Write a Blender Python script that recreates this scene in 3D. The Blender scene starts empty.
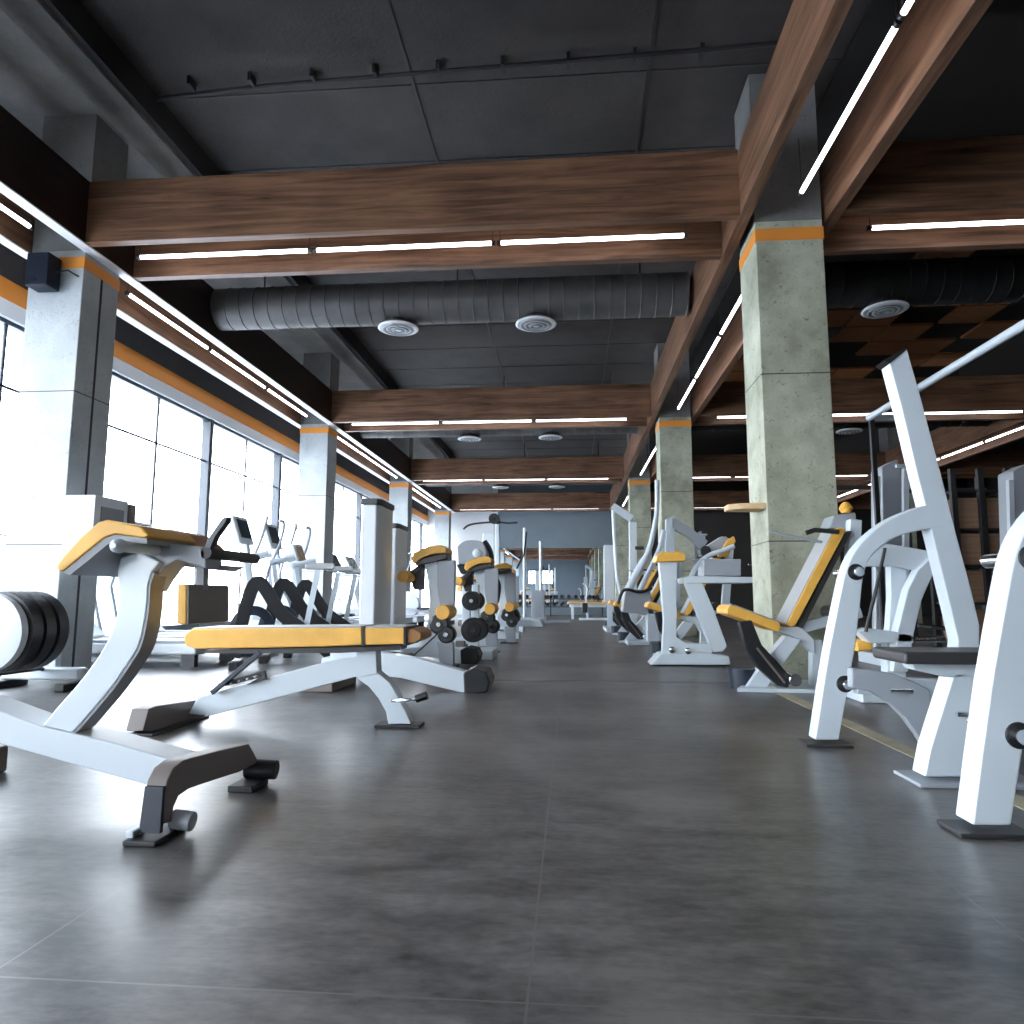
import bpy, bmesh, math, random
from mathutils import Vector, Matrix, Quaternion
random.seed(7)
C = bpy.context.scene.collection
SC = bpy.context.scene
# ------------------------------------------------------------------ camera
F = 700.0; H = 0.60; VPX, VPY = 571.0, 597.0; ROLL = math.radians(0.1)
c_, s_ = math.cos(ROLL), math.sin(ROLL)
_ux = c_*(VPX-512) + s_*(VPY-512); _uy = -s_*(VPX-512) + c_*(VPY-512)
PITCH = math.atan2(_uy, F); YAW = math.atan2(_ux, math.hypot(F, _uy))
FW = Vector((-math.sin(YAW)*math.cos(PITCH), math.cos(YAW)*math.cos(PITCH), math.sin(PITCH)))
_r0 = Vector((math.cos(YAW), math.sin(YAW), 0)); _u0 = _r0.cross(FW)
RT = c_*_r0 + s_*_u0; UP = -s_*_r0 + c_*_u0
P0 = Vector((0, 0, H))
cam_d = bpy.data.cameras.new('camera'); cam = bpy.data.objects.new('camera', cam_d); C.objects.link(cam)
cam_d.sensor_width = 36; cam_d.lens = F/1024*36; cam_d.clip_end = 300; cam_d.clip_start = .05
m = Matrix((RT, UP, -FW)).transposed().to_4x4(); m.translation = P0
cam.matrix_world = m; SC.camera = cam
def at(px, py, **k):                       # a photo point on a real plane x=, y= or z=
    (ax, v), = k.items(); i = 'xyz'.index(ax)
    r = FW*F + RT*(px-512) - UP*(py-512)
    return P0 + r*((v-P0[i])/r[i])
# ------------------------------------------------------------------ materials
def mat(name, col, rough=.5, metal=0., spec=.5, noise=0., nscale=6., bump=0., coat=0.):
    m = bpy.data.materials.new(name); m.use_nodes = True
    nt = m.node_tree; b = nt.nodes['Principled BSDF']
    b.inputs['Base Color'].default_value = (*col, 1); b.inputs['Roughness'].default_value = rough
    b.inputs['Metallic'].default_value = metal; b.inputs['Specular IOR Level'].default_value = spec
    b.inputs['Coat Weight'].default_value = coat
    if noise or bump:
        tc = nt.nodes.new('ShaderNodeTexCoord'); n = nt.nodes.new('ShaderNodeTexNoise')
        n.inputs['Scale'].default_value = nscale; n.inputs['Detail'].default_value = 5
        nt.links.new(tc.outputs['Object'], n.inputs['Vector'])
        if noise:
            r = nt.nodes.new('ShaderNodeValToRGB')
            r.color_ramp.elements[0].position = .3; r.color_ramp.elements[1].position = .7
            r.color_ramp.elements[0].color = (*[c*(1-noise) for c in col], 1)
            r.color_ramp.elements[1].color = (*[min(1, c*(1+noise)) for c in col], 1)
            nt.links.new(n.outputs['Fac'], r.inputs['Fac']); nt.links.new(r.outputs['Color'], b.inputs['Base Color'])
        if bump:
            bp = nt.nodes.new('ShaderNodeBump'); bp.inputs['Strength'].default_value = bump; bp.inputs['Distance'].default_value = .01
            nt.links.new(n.outputs['Fac'], bp.inputs['Height']); nt.links.new(bp.outputs['Normal'], b.inputs['Normal'])
    return m
def emit(name, col, s):
    m = bpy.data.materials.new(name); m.use_nodes = True; b = m.node_tree.nodes['Principled BSDF']
    b.inputs['Base Color'].default_value = (.8, .8, .8, 1)
    b.inputs['Emission Color'].default_value = (*col, 1); b.inputs['Emission Strength'].default_value = s
    return m
def wood_mat(name, dark, light, axis, rough=.42):
    m = bpy.data.materials.new(name); m.use_nodes = True; nt = m.node_tree; b = nt.nodes['Principled BSDF']
    tc = nt.nodes.new('ShaderNodeTexCoord'); mp = nt.nodes.new('ShaderNodeMapping')
    sc = [16., 16., 16.]; sc['xyz'.index(axis)] = .9
    mp.inputs['Scale'].default_value = sc
    n = nt.nodes.new('ShaderNodeTexNoise'); n.inputs['Scale'].default_value = 1.2; n.inputs['Detail'].default_value = 7; n.inputs['Roughness'].default_value = .62; n.inputs['Distortion'].default_value = .7
    n2 = nt.nodes.new('ShaderNodeTexNoise'); n2.inputs['Scale'].default_value = 1.7; n2.inputs['Detail'].default_value = 3
    mx = nt.nodes.new('ShaderNodeMath'); mx.operation = 'MULTIPLY_ADD'; mx.inputs[1].default_value = .35
    r = nt.nodes.new('ShaderNodeValToRGB'); e = r.color_ramp.elements
    e[0].position = .42; e[0].color = (*dark, 1); e[1].position = .82; e[1].color = (*light, 1)
    nt.links.new(tc.outputs['Object'], mp.inputs['Vector']); nt.links.new(mp.outputs['Vector'], n.inputs['Vector'])
    nt.links.new(tc.outputs['Object'], n2.inputs['Vector'])
    nt.links.new(n2.outputs['Fac'], mx.inputs[0]); nt.links.new(n.outputs['Fac'], mx.inputs[2])
    nt.links.new(mx.outputs[0], r.inputs['Fac']); nt.links.new(r.outputs['Color'], b.inputs['Base Color'])
    b.inputs['Roughness'].default_value = rough; b.inputs['Specular IOR Level'].default_value = .4
    bp = nt.nodes.new('ShaderNodeBump'); bp.inputs['Strength'].default_value = .25; bp.inputs['Distance'].default_value = .01
    nt.links.new(n.outputs['Fac'], bp.inputs['Height']); nt.links.new(bp.outputs['Normal'], b.inputs['Normal'])
    return m
def concrete_mat(name, ca, cb, pit, seam=None, rough=.7):
    m = bpy.data.materials.new(name); m.use_nodes = True; nt = m.node_tree; b = nt.nodes['Principled BSDF']
    tc = nt.nodes.new('ShaderNodeTexCoord'); O = tc.outputs['Object']
    n = nt.nodes.new('ShaderNodeTexNoise'); n.inputs['Scale'].default_value = 2.2; n.inputs['Detail'].default_value = 8; n.inputs['Roughness'].default_value = .65
    r = nt.nodes.new('ShaderNodeValToRGB'); r.color_ramp.elements[0].position = .35; r.color_ramp.elements[1].position = .68
    r.color_ramp.elements[0].color = (*ca, 1); r.color_ramp.elements[1].color = (*cb, 1)
    nt.links.new(O, n.inputs['Vector']); nt.links.new(n.outputs['Fac'], r.inputs['Fac'])
    n2 = nt.nodes.new('ShaderNodeTexNoise'); n2.inputs['Scale'].default_value = 26; n2.inputs['Detail'].default_value = 3; n2.inputs['Distortion'].default_value = 1.5
    r2 = nt.nodes.new('ShaderNodeValToRGB'); r2.color_ramp.elements[0].position = .28; r2.color_ramp.elements[1].position = .38
    r2.color_ramp.elements[0].color = (*pit, 1); r2.color_ramp.elements[1].color = (1, 1, 1, 1)
    nt.links.new(O, n2.inputs['Vector']); nt.links.new(n2.outputs['Fac'], r2.inputs['Fac'])
    mx = nt.nodes.new('ShaderNodeMix'); mx.data_type = 'RGBA'; mx.blend_type = 'MULTIPLY'; mx.inputs[0].default_value = 1
    nt.links.new(r.outputs['Color'], mx.inputs[6]); nt.links.new(r2.outputs['Color'], mx.inputs[7])
    nt.links.new(mx.outputs[2], b.inputs['Base Color']); b.inputs['Roughness'].default_value = rough
    bp = nt.nodes.new('ShaderNodeBump'); bp.inputs['Strength'].default_value = .3; bp.inputs['Distance'].default_value = .01
    nt.links.new(n2.outputs['Fac'], bp.inputs['Height']); nt.links.new(bp.outputs['Normal'], b.inputs['Normal'])
    return m
M = {
 'white': mat('white_powder_coat', (.60, .67, .73), .32, coat=.2),
 'white2': mat('pale_shroud_plastic', (.60, .64, .68), .4),
 'grey': mat('grey_plastic', (.22, .23, .25), .45),
 'steel': mat('grey_steel_paint', (.33, .36, .40), .4),
 'dark': mat('dark_plastic', (.035, .034, .036), .42),
 'brown': mat('warm_grey_paint', (.17, .145, .135), .5),
 'black': mat('black_rubber', (.012, .013, .016), .45),
 'navy': mat('navy_plastic', (.012, .02, .035), .35),
 'chrome': mat('chrome', (.8, .83, .86), .12, metal=1),
 'orange': mat('orange_vinyl', (.80, .43, .075), .48, noise=.12, nscale=9),
 'vinyl': mat('grey_vinyl', (.36, .37, .38), .5),
 'pband': mat('orange_paint', (.75, .27, .035), .55),
 'yband': mat('yellow_line_paint', (.36, .32, .22), .6, noise=.15, nscale=12),
 'lit_edge': mat('pale_aluminium_edge', (.85, .87, .9), .35), 'ceil': None, 'duct': mat('galvanised_steel_painted', (.115, .11, .108), .5, metal=.3, noise=.25, nscale=3),
 'reveal': mat('white_plaster', (.72, .75, .78), .7),
 'bulk': mat('charcoal_plaster', (.07, .072, .078), .7),
 'frame': mat('dark_window_frame', (.035, .045, .06), .4),
 'bluegrey': mat('blue_grey_wall_paint', (.16, .20, .235), .7, noise=.06, nscale=1.5),
 'darkwall': mat('dark_wall_paint', (.03, .028, .027), .8, noise=.1, nscale=1.),
 'panel': wood_mat('brown_ceiling_panel', (.13, .05, .018), (.23, .095, .035), 'x'),
 'crate': wood_mat('plywood', (.16, .095, .06), (.3, .19, .12), 'x'),
 'shelfwood': mat('birch_wood', (.62, .42, .22), .5, noise=.1, nscale=20),
 'wood_x': wood_mat('walnut_boards_across', (.035, .015, .008), (.25, .127, .072), 'x'),
 'wood_y': wood_mat('walnut_boards_along', (.035, .015, .008), (.25, .127, .072), 'y'),
 'wood_shade': wood_mat('shaded_walnut_boards', (.008, .005, .004), (.03, .018, .013), 'y'),  # walnut with the shade of the aisle side in its colour
 'blackceil': mat('near_black_ceiling', (.008, .008, .008), .8),
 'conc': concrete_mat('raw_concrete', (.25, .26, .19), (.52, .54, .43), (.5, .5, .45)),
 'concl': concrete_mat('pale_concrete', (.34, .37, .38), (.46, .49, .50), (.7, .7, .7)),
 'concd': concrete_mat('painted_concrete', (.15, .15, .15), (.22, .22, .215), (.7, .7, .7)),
 'concdd': concrete_mat('dark_concrete', (.022, .022, .025), (.04, .04, .043), (.7, .7, .7)),
 'tube': emit('tube_light_glow', (.93, .94, 1.), 9),
 'lamp': mat('white_diffuser', (.88, .89, .9), .35),
 'screen': mat('console_screen', (.05, .07, .09), .15),
 'outwall': mat('pale_render', (.62, .64, .68), .8), 'outwin': mat('house_window', (.12, .2, .26), .2),
 'ground': mat('pale_paving', (.55, .56, .58), .9, noise=.1, nscale=.5),
 'speaker': mat('speaker_blue_black', (.006, .011, .022), .6, spec=.2),
}
def ceiling_mat():
    m = concrete_mat('charcoal_ceiling', (.029, .026, .025), (.052, .047, .045), (.75, .75, .75), rough=.6)
    return m
M['ceil'] = ceiling_mat()
def floor_mat():
    m = bpy.data.materials.new('dark_stone_vinyl_floor'); m.use_nodes = True; nt = m.node_tree; b = nt.nodes['Principled BSDF']
    L = nt.links.new; N = nt.nodes.new
    tc = N('ShaderNodeTexCoord'); O = tc.outputs['Object']
    def noise(scale, detail, sx=1, sy=1, rough=.6):
        mp = N('ShaderNodeMapping'); mp.inputs['Scale'].default_value = (sx, sy, 1); L(O, mp.inputs['Vector'])
        n = N('ShaderNodeTexNoise'); n.inputs['Scale'].default_value = scale; n.inputs['Detail'].default_value = detail; n.inputs['Roughness'].default_value = rough
        L(mp.outputs[0], n.inputs['Vector']); return n.outputs['Fac']
    a = noise(1.3, 6); s = noise(4, 7, 1, 3.2, .7); f = noise(26, 4, 1, 2)
    def madd(x, k, y):
        q = N('ShaderNodeMath'); q.operation = 'MULTIPLY_ADD'; L(x, q.inputs[0]); q.inputs[1].default_value = k
        if isinstance(y, float): q.inputs[2].default_value = y
        else: L(y, q.inputs[2])
        return q.outputs[0]
    v = madd(a, .55, madd(s, .42, madd(f, .22, 0.)))
    r = N('ShaderNodeValToRGB'); e = r.color_ramp.elements
    e[0].position = .50; e[0].color = (.011, .011, .012, 1); e[1].position = .68; e[1].color = (.135, .129, .124, 1)
    L(v, r.inputs['Fac'])
    # seams: grid, x every .43, y every .98
    mp = N('ShaderNodeMapping'); mp.inputs['Location'].default_value = (.07, -1.12, 0); L(O, mp.inputs['Vector'])
    br = N('ShaderNodeTexBrick'); br.offset = .0; br.inputs['Scale'].default_value = 1
    br.inputs['Brick Width'].default_value = .86; br.inputs['Row Height'].default_value = 1.72; br.inputs['Mortar Size'].default_value = .0025; br.inputs['Mortar Smooth'].default_value = .3
    L(mp.outputs[0], br.inputs['Vector'])
    mx = N('ShaderNodeMix'); mx.data_type = 'RGBA'; L(br.outputs['Fac'], mx.inputs[0]); L(r.outputs['Color'], mx.inputs[6]); mx.inputs[7].default_value = (.11, .105, .10, 1)
    L(mx.outputs[2], b.inputs['Base Color'])
    rr = madd(s, .16, .26); L(rr, b.inputs['Roughness']); b.inputs['Specular IOR Level'].default_value = .9
    bp = N('ShaderNodeBump'); bp.inputs['Strength'].default_value = .06; bp.inputs['Distance'].default_value = .002; L(f, bp.inputs['Height']); L(bp.outputs[0], b.inputs['Normal'])
    return m
M['floor'] = floor_mat()
def glass_mat():
    m = bpy.data.materials.new('window_glass'); m.use_nodes = True; nt = m.node_tree; nt.nodes.clear()
    o = nt.nodes.new('ShaderNodeOutputMaterial'); t = nt.nodes.new('ShaderNodeBsdfTransparent'); g = nt.nodes.new('ShaderNodeBsdfGlossy'); x = nt.nodes.new('ShaderNodeMixShader')
    g.inputs['Roughness'].default_value = .02; x.inputs[0].default_value = .06; t.inputs['Color'].default_value = (.96, .98, 1, 1)
    nt.links.new(t.outputs[0], x.inputs[1]); nt.links.new(g.outputs[0], x.inputs[2]); nt.links.new(x.outputs[0], o.inputs['Surface'])
    return m
M['glass'] = glass_mat()
M['mirror'] = mat('mirror_silver', (.82, .86, .88), .01, metal=1)
# ------------------------------------------------------------------ mesh helpers
def V(*a): return Vector(a)
class MB:
    def __init__(s): s.bm = bmesh.new()
    def box(s, x0, x1, y0, y1, z0, z1, mx=None):
        vs = [s.bm.verts.new(V(x, y, z)) for x in (x0, x1) for y in (y0, y1) for z in (z0, z1)]
        for f in ((0, 1, 3, 2), (4, 6, 7, 5), (0, 4, 5, 1), (2, 3, 7, 6), (0, 2, 6, 4), (1, 5, 7, 3)): s.bm.faces.new([vs[i] for i in f])
        if mx is not None: bmesh.ops.transform(s.bm, matrix=mx, verts=vs)
        return s
    def prism(s, pts, vec):
        vec = Vector(vec); a = [s.bm.verts.new(p) for p in pts]; b = [s.bm.verts.new(Vector(p)+vec) for p in pts]
        fs = [s.bm.faces.new(a), s.bm.faces.new(list(reversed(b)))]
        n = len(a)
        for i in range(n): fs.append(s.bm.faces.new([a[(i+1) % n], a[i], b[i], b[(i+1) % n]]))
        bmesh.ops.recalc_face_normals(s.bm, faces=fs)
        return s
    def tube(s, pts, r, n=12, caps=True):
        pts = [Vector(p) for p in pts]; rs = r if isinstance(r, (list, tuple)) else [r]*len(pts)
        rings = []; up = None
        for i, p in enumerate(pts):
            t = (pts[min(i+1, len(pts)-1)] - pts[max(i-1, 0)]).normalized()
            if up is None: up = t.orthogonal().normalized()
            up = (up - t*up.dot(t)).normalized(); w = t.cross(up)
            rings.append([s.bm.verts.new(p + (up*math.cos(2*math.pi*k/n) + w*math.sin(2*math.pi*k/n))*rs[i]) for k in range(n)])
        for a, b in zip(rings, rings[1:]):
            for k in range(n): s.bm.faces.new([a[k], a[(k+1) % n], b[(k+1) % n], b[k]])
        if caps: s.bm.faces.new(list(reversed(rings[0]))); s.bm.faces.new(rings[-1])
        return s
    def bar(s, pts, w, h, side=(0, 1, 0)):     # rectangular section swept; w along 'side'
        pts = [Vector(p) for p in pts]; side = Vector(side); rings = []
        for i, p in enumerate(pts):
            t = (pts[min(i+1, len(pts)-1)] - pts[max(i-1, 0)]).normalized()
            sd = (side - t*side.dot(t)).normalized(); u = t.cross(sd)
            rings.append([s.bm.verts.new(p + sd*a*w/2 + u*b*h/2) for a, b in ((-1, -1), (1, -1), (1, 1), (-1, 1))])
        for a, b in zip(rings, rings[1:]):
            for k in range(4): s.bm.faces.new([a[k], a[(k+1) % 4], b[(k+1) % 4], b[k]])
        s.bm.faces.new(list(reversed(rings[0]))); s.bm.faces.new(rings[-1])
        return s
    def lathe(s, c, axis, prof, n=28, ring=False):         # prof: (distance along axis, radius)
        c = Vector(c); ax = Vector(axis).normalized(); u = ax.orthogonal().normalized(); w = ax.cross(u); rings = []
        for d, r in prof:
            rings.append([s.bm.verts.new(c + ax*d + (u*math.cos(2*math.pi*k/n) + w*math.sin(2*math.pi*k/n))*max(r, 1e-4)) for k in range(n)])
        for a, b in zip(rings, rings[1:]):
            for k in range(n): s.bm.faces.new([a[k], a[(k+1) % n], b[(k+1) % n], b[k]])
        if ring:
            a, b = rings[-1], rings[0]
            for k in range(n): s.bm.faces.new([a[k], a[(k+1) % n], b[(k+1) % n], b[k]])
        else: s.bm.faces.new(list(reversed(rings[0]))); s.bm.faces.new(rings[-1])
        return s
    def build(s, name, m, parent=None, bevel=0., seg=2, label=None, ang=35, recalc=True):
        if recalc: bmesh.ops.recalc_face_normals(s.bm, faces=s.bm.faces[:])
        me = bpy.data.meshes.new(name); s.bm.to_mesh(me); s.bm.free()
        me.materials.append(M[m] if isinstance(m, str) else m)
        me.shade_smooth(); me.set_sharp_from_angle(angle=math.radians(ang))
        o = bpy.data.objects.new(name, me); C.objects.link(o)
        if bevel:
            b = o.modifiers.new('bevel', 'BEVEL'); b.width = bevel; b.segments = seg; b.limit_method = 'ANGLE'; b.angle_limit = math.radians(40); b.harden_normals = True
        if parent is not None:
            o.parent = parent; o.matrix_parent_inverse = W(parent).inverted()
        if label: o['label'] = label
        return o
def W(o):
    mt = Matrix.LocRotScale(o.location, o.rotation_euler, o.scale)
    return (W(o.parent) @ o.matrix_parent_inverse @ mt) if o.parent else mt
def tag(o, label, cat, group=None):
    o['label'] = label; o['category'] = cat
    if group: o['group'] = group
    return o
def struct(o): o['kind'] = 'structure'; return o
def thing(name, label, cat, loc=(0, 0, 0), group=None):
    o = bpy.data.objects.new(name, None); o.location = loc; o.empty_display_size = .1; C.objects.link(o)
    return tag(o, label, cat, group)
def kids(o): return [c for c in C.objects if c.parent == o]
def copy_tree(o, parent=None):
    c = o.copy(); C.objects.link(c)
    if parent is not None: c.parent = parent; c.matrix_parent_inverse = o.matrix_parent_inverse.copy()
    for ch in kids(o): copy_tree(ch, c)
    return c
def dup(o, dx, dy, label, rot=None, dz=0, scale=None):
    c = copy_tree(o); c.location = o.location + V(dx, dy, dz)
    if rot is not None: c.rotation_euler = (0, 0, rot)
    if scale: c.scale = (scale, scale, scale)
    c['label'] = label; return c
def trace(pts, **k): return [at(x, y, **k) for x, y in pts]
def smooth_part(pts, i0, i1, n=3):          # round only the stretch i0..i1 of an outline
    return list(pts[:i0]) + smooth(pts[i0:i1+1], n) + list(pts[i1+1:])
def smooth(pts, n=5):
    pts = [Vector(p) for p in pts]; out = []
    for i in range(len(pts)-1):
        p0 = pts[max(i-1, 0)]; p1 = pts[i]; p2 = pts[i+1]; p3 = pts[min(i+2, len(pts)-1)]
        for k in range(n):
            t = k/n
            out.append(.5*((2*p1) + (p2-p0)*t + (2*p0-5*p1+4*p2-p3)*t*t + (3*p1-p0-3*p2+p3)*t**3))
    out.append(pts[-1]); return out
# ------------------------------------------------------------------ room shell
XL, XR, YB, YF, ZC = -4.95, 13.0, -8.0, 23.9, 4.7
struct(MB().box(XL-.3, XR, YB, YF+.2, -.1, 0).build('floor', 'floor'))
struct(MB().box(XL-.3, XR, YB, YF+.2, ZC, ZC+.2).build('ceiling', 'ceil'))
struct(MB().box(XR, XR+.2, YB, YF+.2, 0, ZC).build('wall_right', 'darkwall'))
struct(MB().box(2.2, XR, YF, YF+.2, 0, ZC).build('wall_far_right', 'darkwall'))
struct(MB().box(XL, -2.5, YF, YF+.2, 0, ZC).build('wall_far_left', 'reveal'))
b = MB(); b.box(-2.5, 2.2, YF, YF+.2, 2.3, ZC); b.box(1.2, 2.2, YF, YF+.2, 0, 2.3); b.box(-2.5, 1.2, YF, YF+.2, 0, .32); b.box(-2.5, 1.2, YF+.1, YF+.2, .32, 2.3)
struct(b.build('wall_far', 'bluegrey'))
# back wall with a bright window, seen only in the mirror
b = MB(); b.box(XL, -3.4, YB-.2, YB, 0, ZC); b.box(-1.4, XR, YB-.2, YB, 0, ZC); b.box(-3.4, -1.4, YB-.2, YB, 0, 1.6); b.box(-3.4, -1.4, YB-.2, YB, 2.7, ZC)
struct(b.build('wall_back', 'bluegrey'))
# left wall: sill, head bulkhead, orange band, piers at the columns
b = MB(); b.box(XL-.3, XL, YB, YF+.2, 0, .16); struct(b.build('wall_left', 'reveal'))
b = MB(); b.box(XL-.3, XL, YB, YF+.2, 3.38, ZC); struct(b.build('trim_1', 'bulk'))
b = MB(); b.box(XL-.3, XL+.012, YB, YF+.2, 3.2, 3.38); struct(b.build('trim_2', 'pband'))
b = MB(); b.box(XL-.3, XL, YB, YF+.2, 3.05, 3.2); struct(b.build('trim_3', 'reveal'))
WP = 2.35; thick = [11.5 + WP*k for k in range(-8, 6)]
wi = 0
for k, y0 in enumerate(thick[:-1]):
    y1 = y0 + WP; y0c = max(y0, YB+.05); y1c = min(y1, YF-.05)
    if y1c - y0c < .5: continue
    wi += 1; b = MB(); x0, x1 = XL-.14, XL-.02
    b.box(x0, x1, y0c, y0c+.07, .16, 3.05)                  # post
    b.box(x0, x1, y1c-.02, y1c, .16, 3.05)
    b.box(x0+.04, x1-.02, y0c, y1c, .16, .24); b.box(x0+.04, x1-.02, y0c, y1c, 3.01, 3.05)
    ym = y0 + 1.17; b.box(x0+.06, x1-.04, ym-.016, ym+.016, .2, 3.05)
    b.box(x0+.06, x1-.04, y0c, y1c, 2.44, 2.465); b.box(x0+.06, x1-.04, y0c, y1c, 1.13, 1.145)
    w = struct(b.build('window_%d' % wi, 'frame', bevel=.003))
    MB().box(XL-.09, XL-.084, y0c+.05, y1c, .2, 3.03).build('glass_pane', 'glass', w)
b = MB()
for xx in (-3.4, -2.4, -1.46): b.box(xx, xx+.06, YB-.16, YB-.06, 1.6, 2.7)
b.box(-3.4, -1.4, YB-.16, YB-.06, 1.6, 1.66); b.box(-3.4, -1.4, YB-.16, YB-.06, 2.64, 2.7)
w = struct(b.build('window_%d' % (wi+1), 'frame')); MB().box(-3.38, -1.42, YB-.11, YB-.105, 1.63, 2.67).build('glass_pane', 'glass', w)
# mirror recessed in the far wall
mr = thing('wall_mirror', 'large wall mirror below the blue-grey panel at the far end of the gym', 'mirror', (-.65, YF, .32))
MB().box(-2.5, 1.2, YF+.02, YF+.04, .32, 2.3).build('mirror_glass', 'mirror', mr)
b = MB(); b.box(-2.5, 1.2, YF-.03, YF+.02, .32, .36); b.box(-2.5, 1.2, YF-.03, YF+.02, 2.26, 2.3); b.box(-2.5, -2.46, YF-.03, YF+.02, .36, 2.26); b.box(1.16, 1.2, YF-.03, YF+.02, .36, 2.26)
b.build('frame', 'bluegrey', mr)
# longitudinal concrete beams on the slab and seams of the slab
struct(MB().box(-3.7, -3.41, YB, YF, 4.42, ZC).build('trim_4', 'concd', bevel=.01))
struct(MB().box(-3.41, -3.36, YB, YF, 4.46, ZC).build('trim_5', 'concdd'))  # aisle side of the beam, darker than its underside
b = MB()
for x in (-1.23, .64, 3.2, 5.1, 9.0): b.box(x-.012, x+.012, YB, YF, ZC-.012, ZC)
for k in range(-7, 24):
    b.box(-3.36, XR, k*1.0+.1, k*1.0+.115, ZC-.008, ZC)
struct(b.build('trim_6', 'dark'))
struct(MB().box(-4.95, -3.7, YB, YF, ZC-.01, ZC).build('trim_7', 'concd'))
struct(MB().box(2.1, XR, YB, YF, ZC-.03, ZC-.015).build('trim_10', 'blackceil'))  # near-black sheet under the right bay ceiling
# yellow floor lines
b = MB(); b.box(1.28, 1.355, 1.2, 5.12, 0, .002); struct(b.build('trim_8', 'yband'))
b = MB(); b.box(-1.2, 1.45, 5.12, 5.19, 0, .0018); struct(b.build('trim_9', mat('faded_line_paint', (.16, .15, .135), .6)))
# ------------------------------------------------------------------ columns
YS = [5.2 - 5.85*2, 5.2 - 5.85, 5.2, 11.1, 16.9, 22.75]
NAMES = ['behind the camera, second back', 'behind the camera', 'nearest', 'second', 'third', 'fourth']
def column(x0, x1, y0, y1, label, face='conc', groove=False):
    t = thing('concrete_column', label, 'column', ((x0+x1)/2, (y0+y1)/2, 0))
    b = MB(); b.box(x0, x1, y0, y1, 0, 3.46); b.build('shaft', face, t, bevel=.008)
    b = MB(); b.box(x0-.004, x1+.004, y0-.004, y1+.004, 3.30, 3.40); b.build('orange_band', 'pband', t, label='orange painted band')
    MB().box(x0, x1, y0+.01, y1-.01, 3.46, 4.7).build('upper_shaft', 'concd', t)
    b = MB()
    for z in (1.0, 2.25): b.box(x0-.002, x1+.002, y0-.002, y1+.002, z, z+.008)
    b.build('joint', 'dark', t)
    if groove: MB().box(x1-.01, x1+.003, (y0+y1)/2-.012, (y0+y1)/2+.012, 0, 3.3).build('groove', 'black', t)
    return t
ordw = {2: 'nearest', 3: 'second', 4: 'third', 5: 'farthest'}
for i, y in enumerate(YS):
    lr = {0: 'pale column far behind the camera near the windows', 1: 'pale column behind the camera near the windows'}.get(i) or f'pale concrete column with orange band in the window row, {ordw[i]} to the viewer'
    column(-4.48, -4.0, y, y+.45, lr, 'concl', groove=(i == 2))
    rr = {0: 'raw column far behind the camera right of the aisle', 1: 'raw column behind the camera right of the aisle'}.get(i) or f'raw mottled concrete column with orange band right of the aisle, {ordw[i]} to the viewer'
    column(1.43, 1.93, y, y+.5, rr)
    if i >= 2: column(7.5, 8.0, y, y+.5, f'dim concrete column in the dark right-hand bay, {ordw[i]} to the viewer')
# ------------------------------------------------------------------ wooden beams
ZB, ZT = 3.45, 3.98
def beam(label, boards, m, cap=True):
    x0 = sum(q[0]+q[1] for q in boards)/4; y0 = sum(q[2]+q[3] for q in boards)/4
    t = thing('wooden_beam', label, 'beam', (x0, y0, ZB))
    for q in boards: MB().box(*q, ZB, ZT).build('board', m, t, bevel=.004)
    return t
t = beam('long walnut beam running along the window row of columns', [(-4.58, -4.49, YB, 23.4)], 'wood_y')
MB().box(-4.0, -3.91, YB, 23.4, ZB, ZT).build('board', 'wood_shade', t, bevel=.004, label='walnut board facing the aisle, shade painted in')  # aisle side lies in shade, put here into the wood colour
for x in (-4.005, -4.585): MB().box(x, x+.1, YB, 23.4, ZB-.012, ZB).build('lit_underside', 'lit_edge', t, label='added pale strip, window light on the board underside')  # added strips, their pale colour stands for window light on the undersides
beam('long walnut beam of two boards running over the aisle row of right columns', [(1.29, 1.38, YB, 23.4), (1.96, 2.05, YB, 23.4)], 'wood_y')
beam('long walnut beam in the dark bay at the far right', [(7.36, 7.45, YB, 23.4), (8.05, 8.14, YB, 23.4)], 'wood_y')
for i, y in enumerate(YS):
    w = {0: 'far behind the camera', 1: 'behind the camera'}.get(i)
    a = {2: 'nearest and largest', 3: 'second', 4: 'third', 5: 'farthest, just before the end wall'}.get(i)
    ya, yb = y-.13, y+.5
    beam(f'walnut cross beam over the aisle {w}' if w else f'walnut cross beam spanning the aisle, {a}', [(-3.91, 1.29, ya, ya+.08), (-3.91, 1.29, yb, yb+.08)], 'wood_x')
    beam(f'walnut cross beam of the right bay {w}' if w else f'walnut cross beam in the dark bay right of the columns, {a}', [(2.05, 7.36, ya, ya+.08), (2.05, 7.36, yb, yb+.08)], 'wood_x')
    if i >= 2: beam(f'walnut cross beam beyond the far right column row, {a}', [(8.14, 12.9, ya, ya+.08), (8.14, 12.9, yb, yb+.08)], 'wood_x')
# ------------------------------------------------------------------ tube lights
tube_proto = {}
def tube_light(p0, p1, label, group):
    p0 = V(*p0); p1 = V(*p1); L = round((p1-p0).length, 2); key = L
    mid = (p0+p1)/2
    if key not in tube_proto:
        t = thing('tube_light', label, 'light', (0, 0, 0), group)
        MB().tube([(-L/2+.03, 0, 0), (L/2-.03, 0, 0)], .017, 10).build('tube', 'tube', t)
        for sx in (-1, 1):
            b = MB(); b.tube([(sx*(L/2-.03), 0, 0), (sx*L/2, 0, 0)], .021, 10); b.tube([(sx*(L/2-.02), 0, .01), (sx*(L/2-.02), 0, .42)], .004, 6)
            b.build('end_fitting', 'dark', t)
        tube_proto[key] = t
    else:
        t = copy_tree(tube_proto[key]); t['label'] = label; t['group'] = group
    t.location = mid; d = p1-p0; t.rotation_euler = (0, 0, math.atan2(d.y, d.x))
    return t
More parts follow.
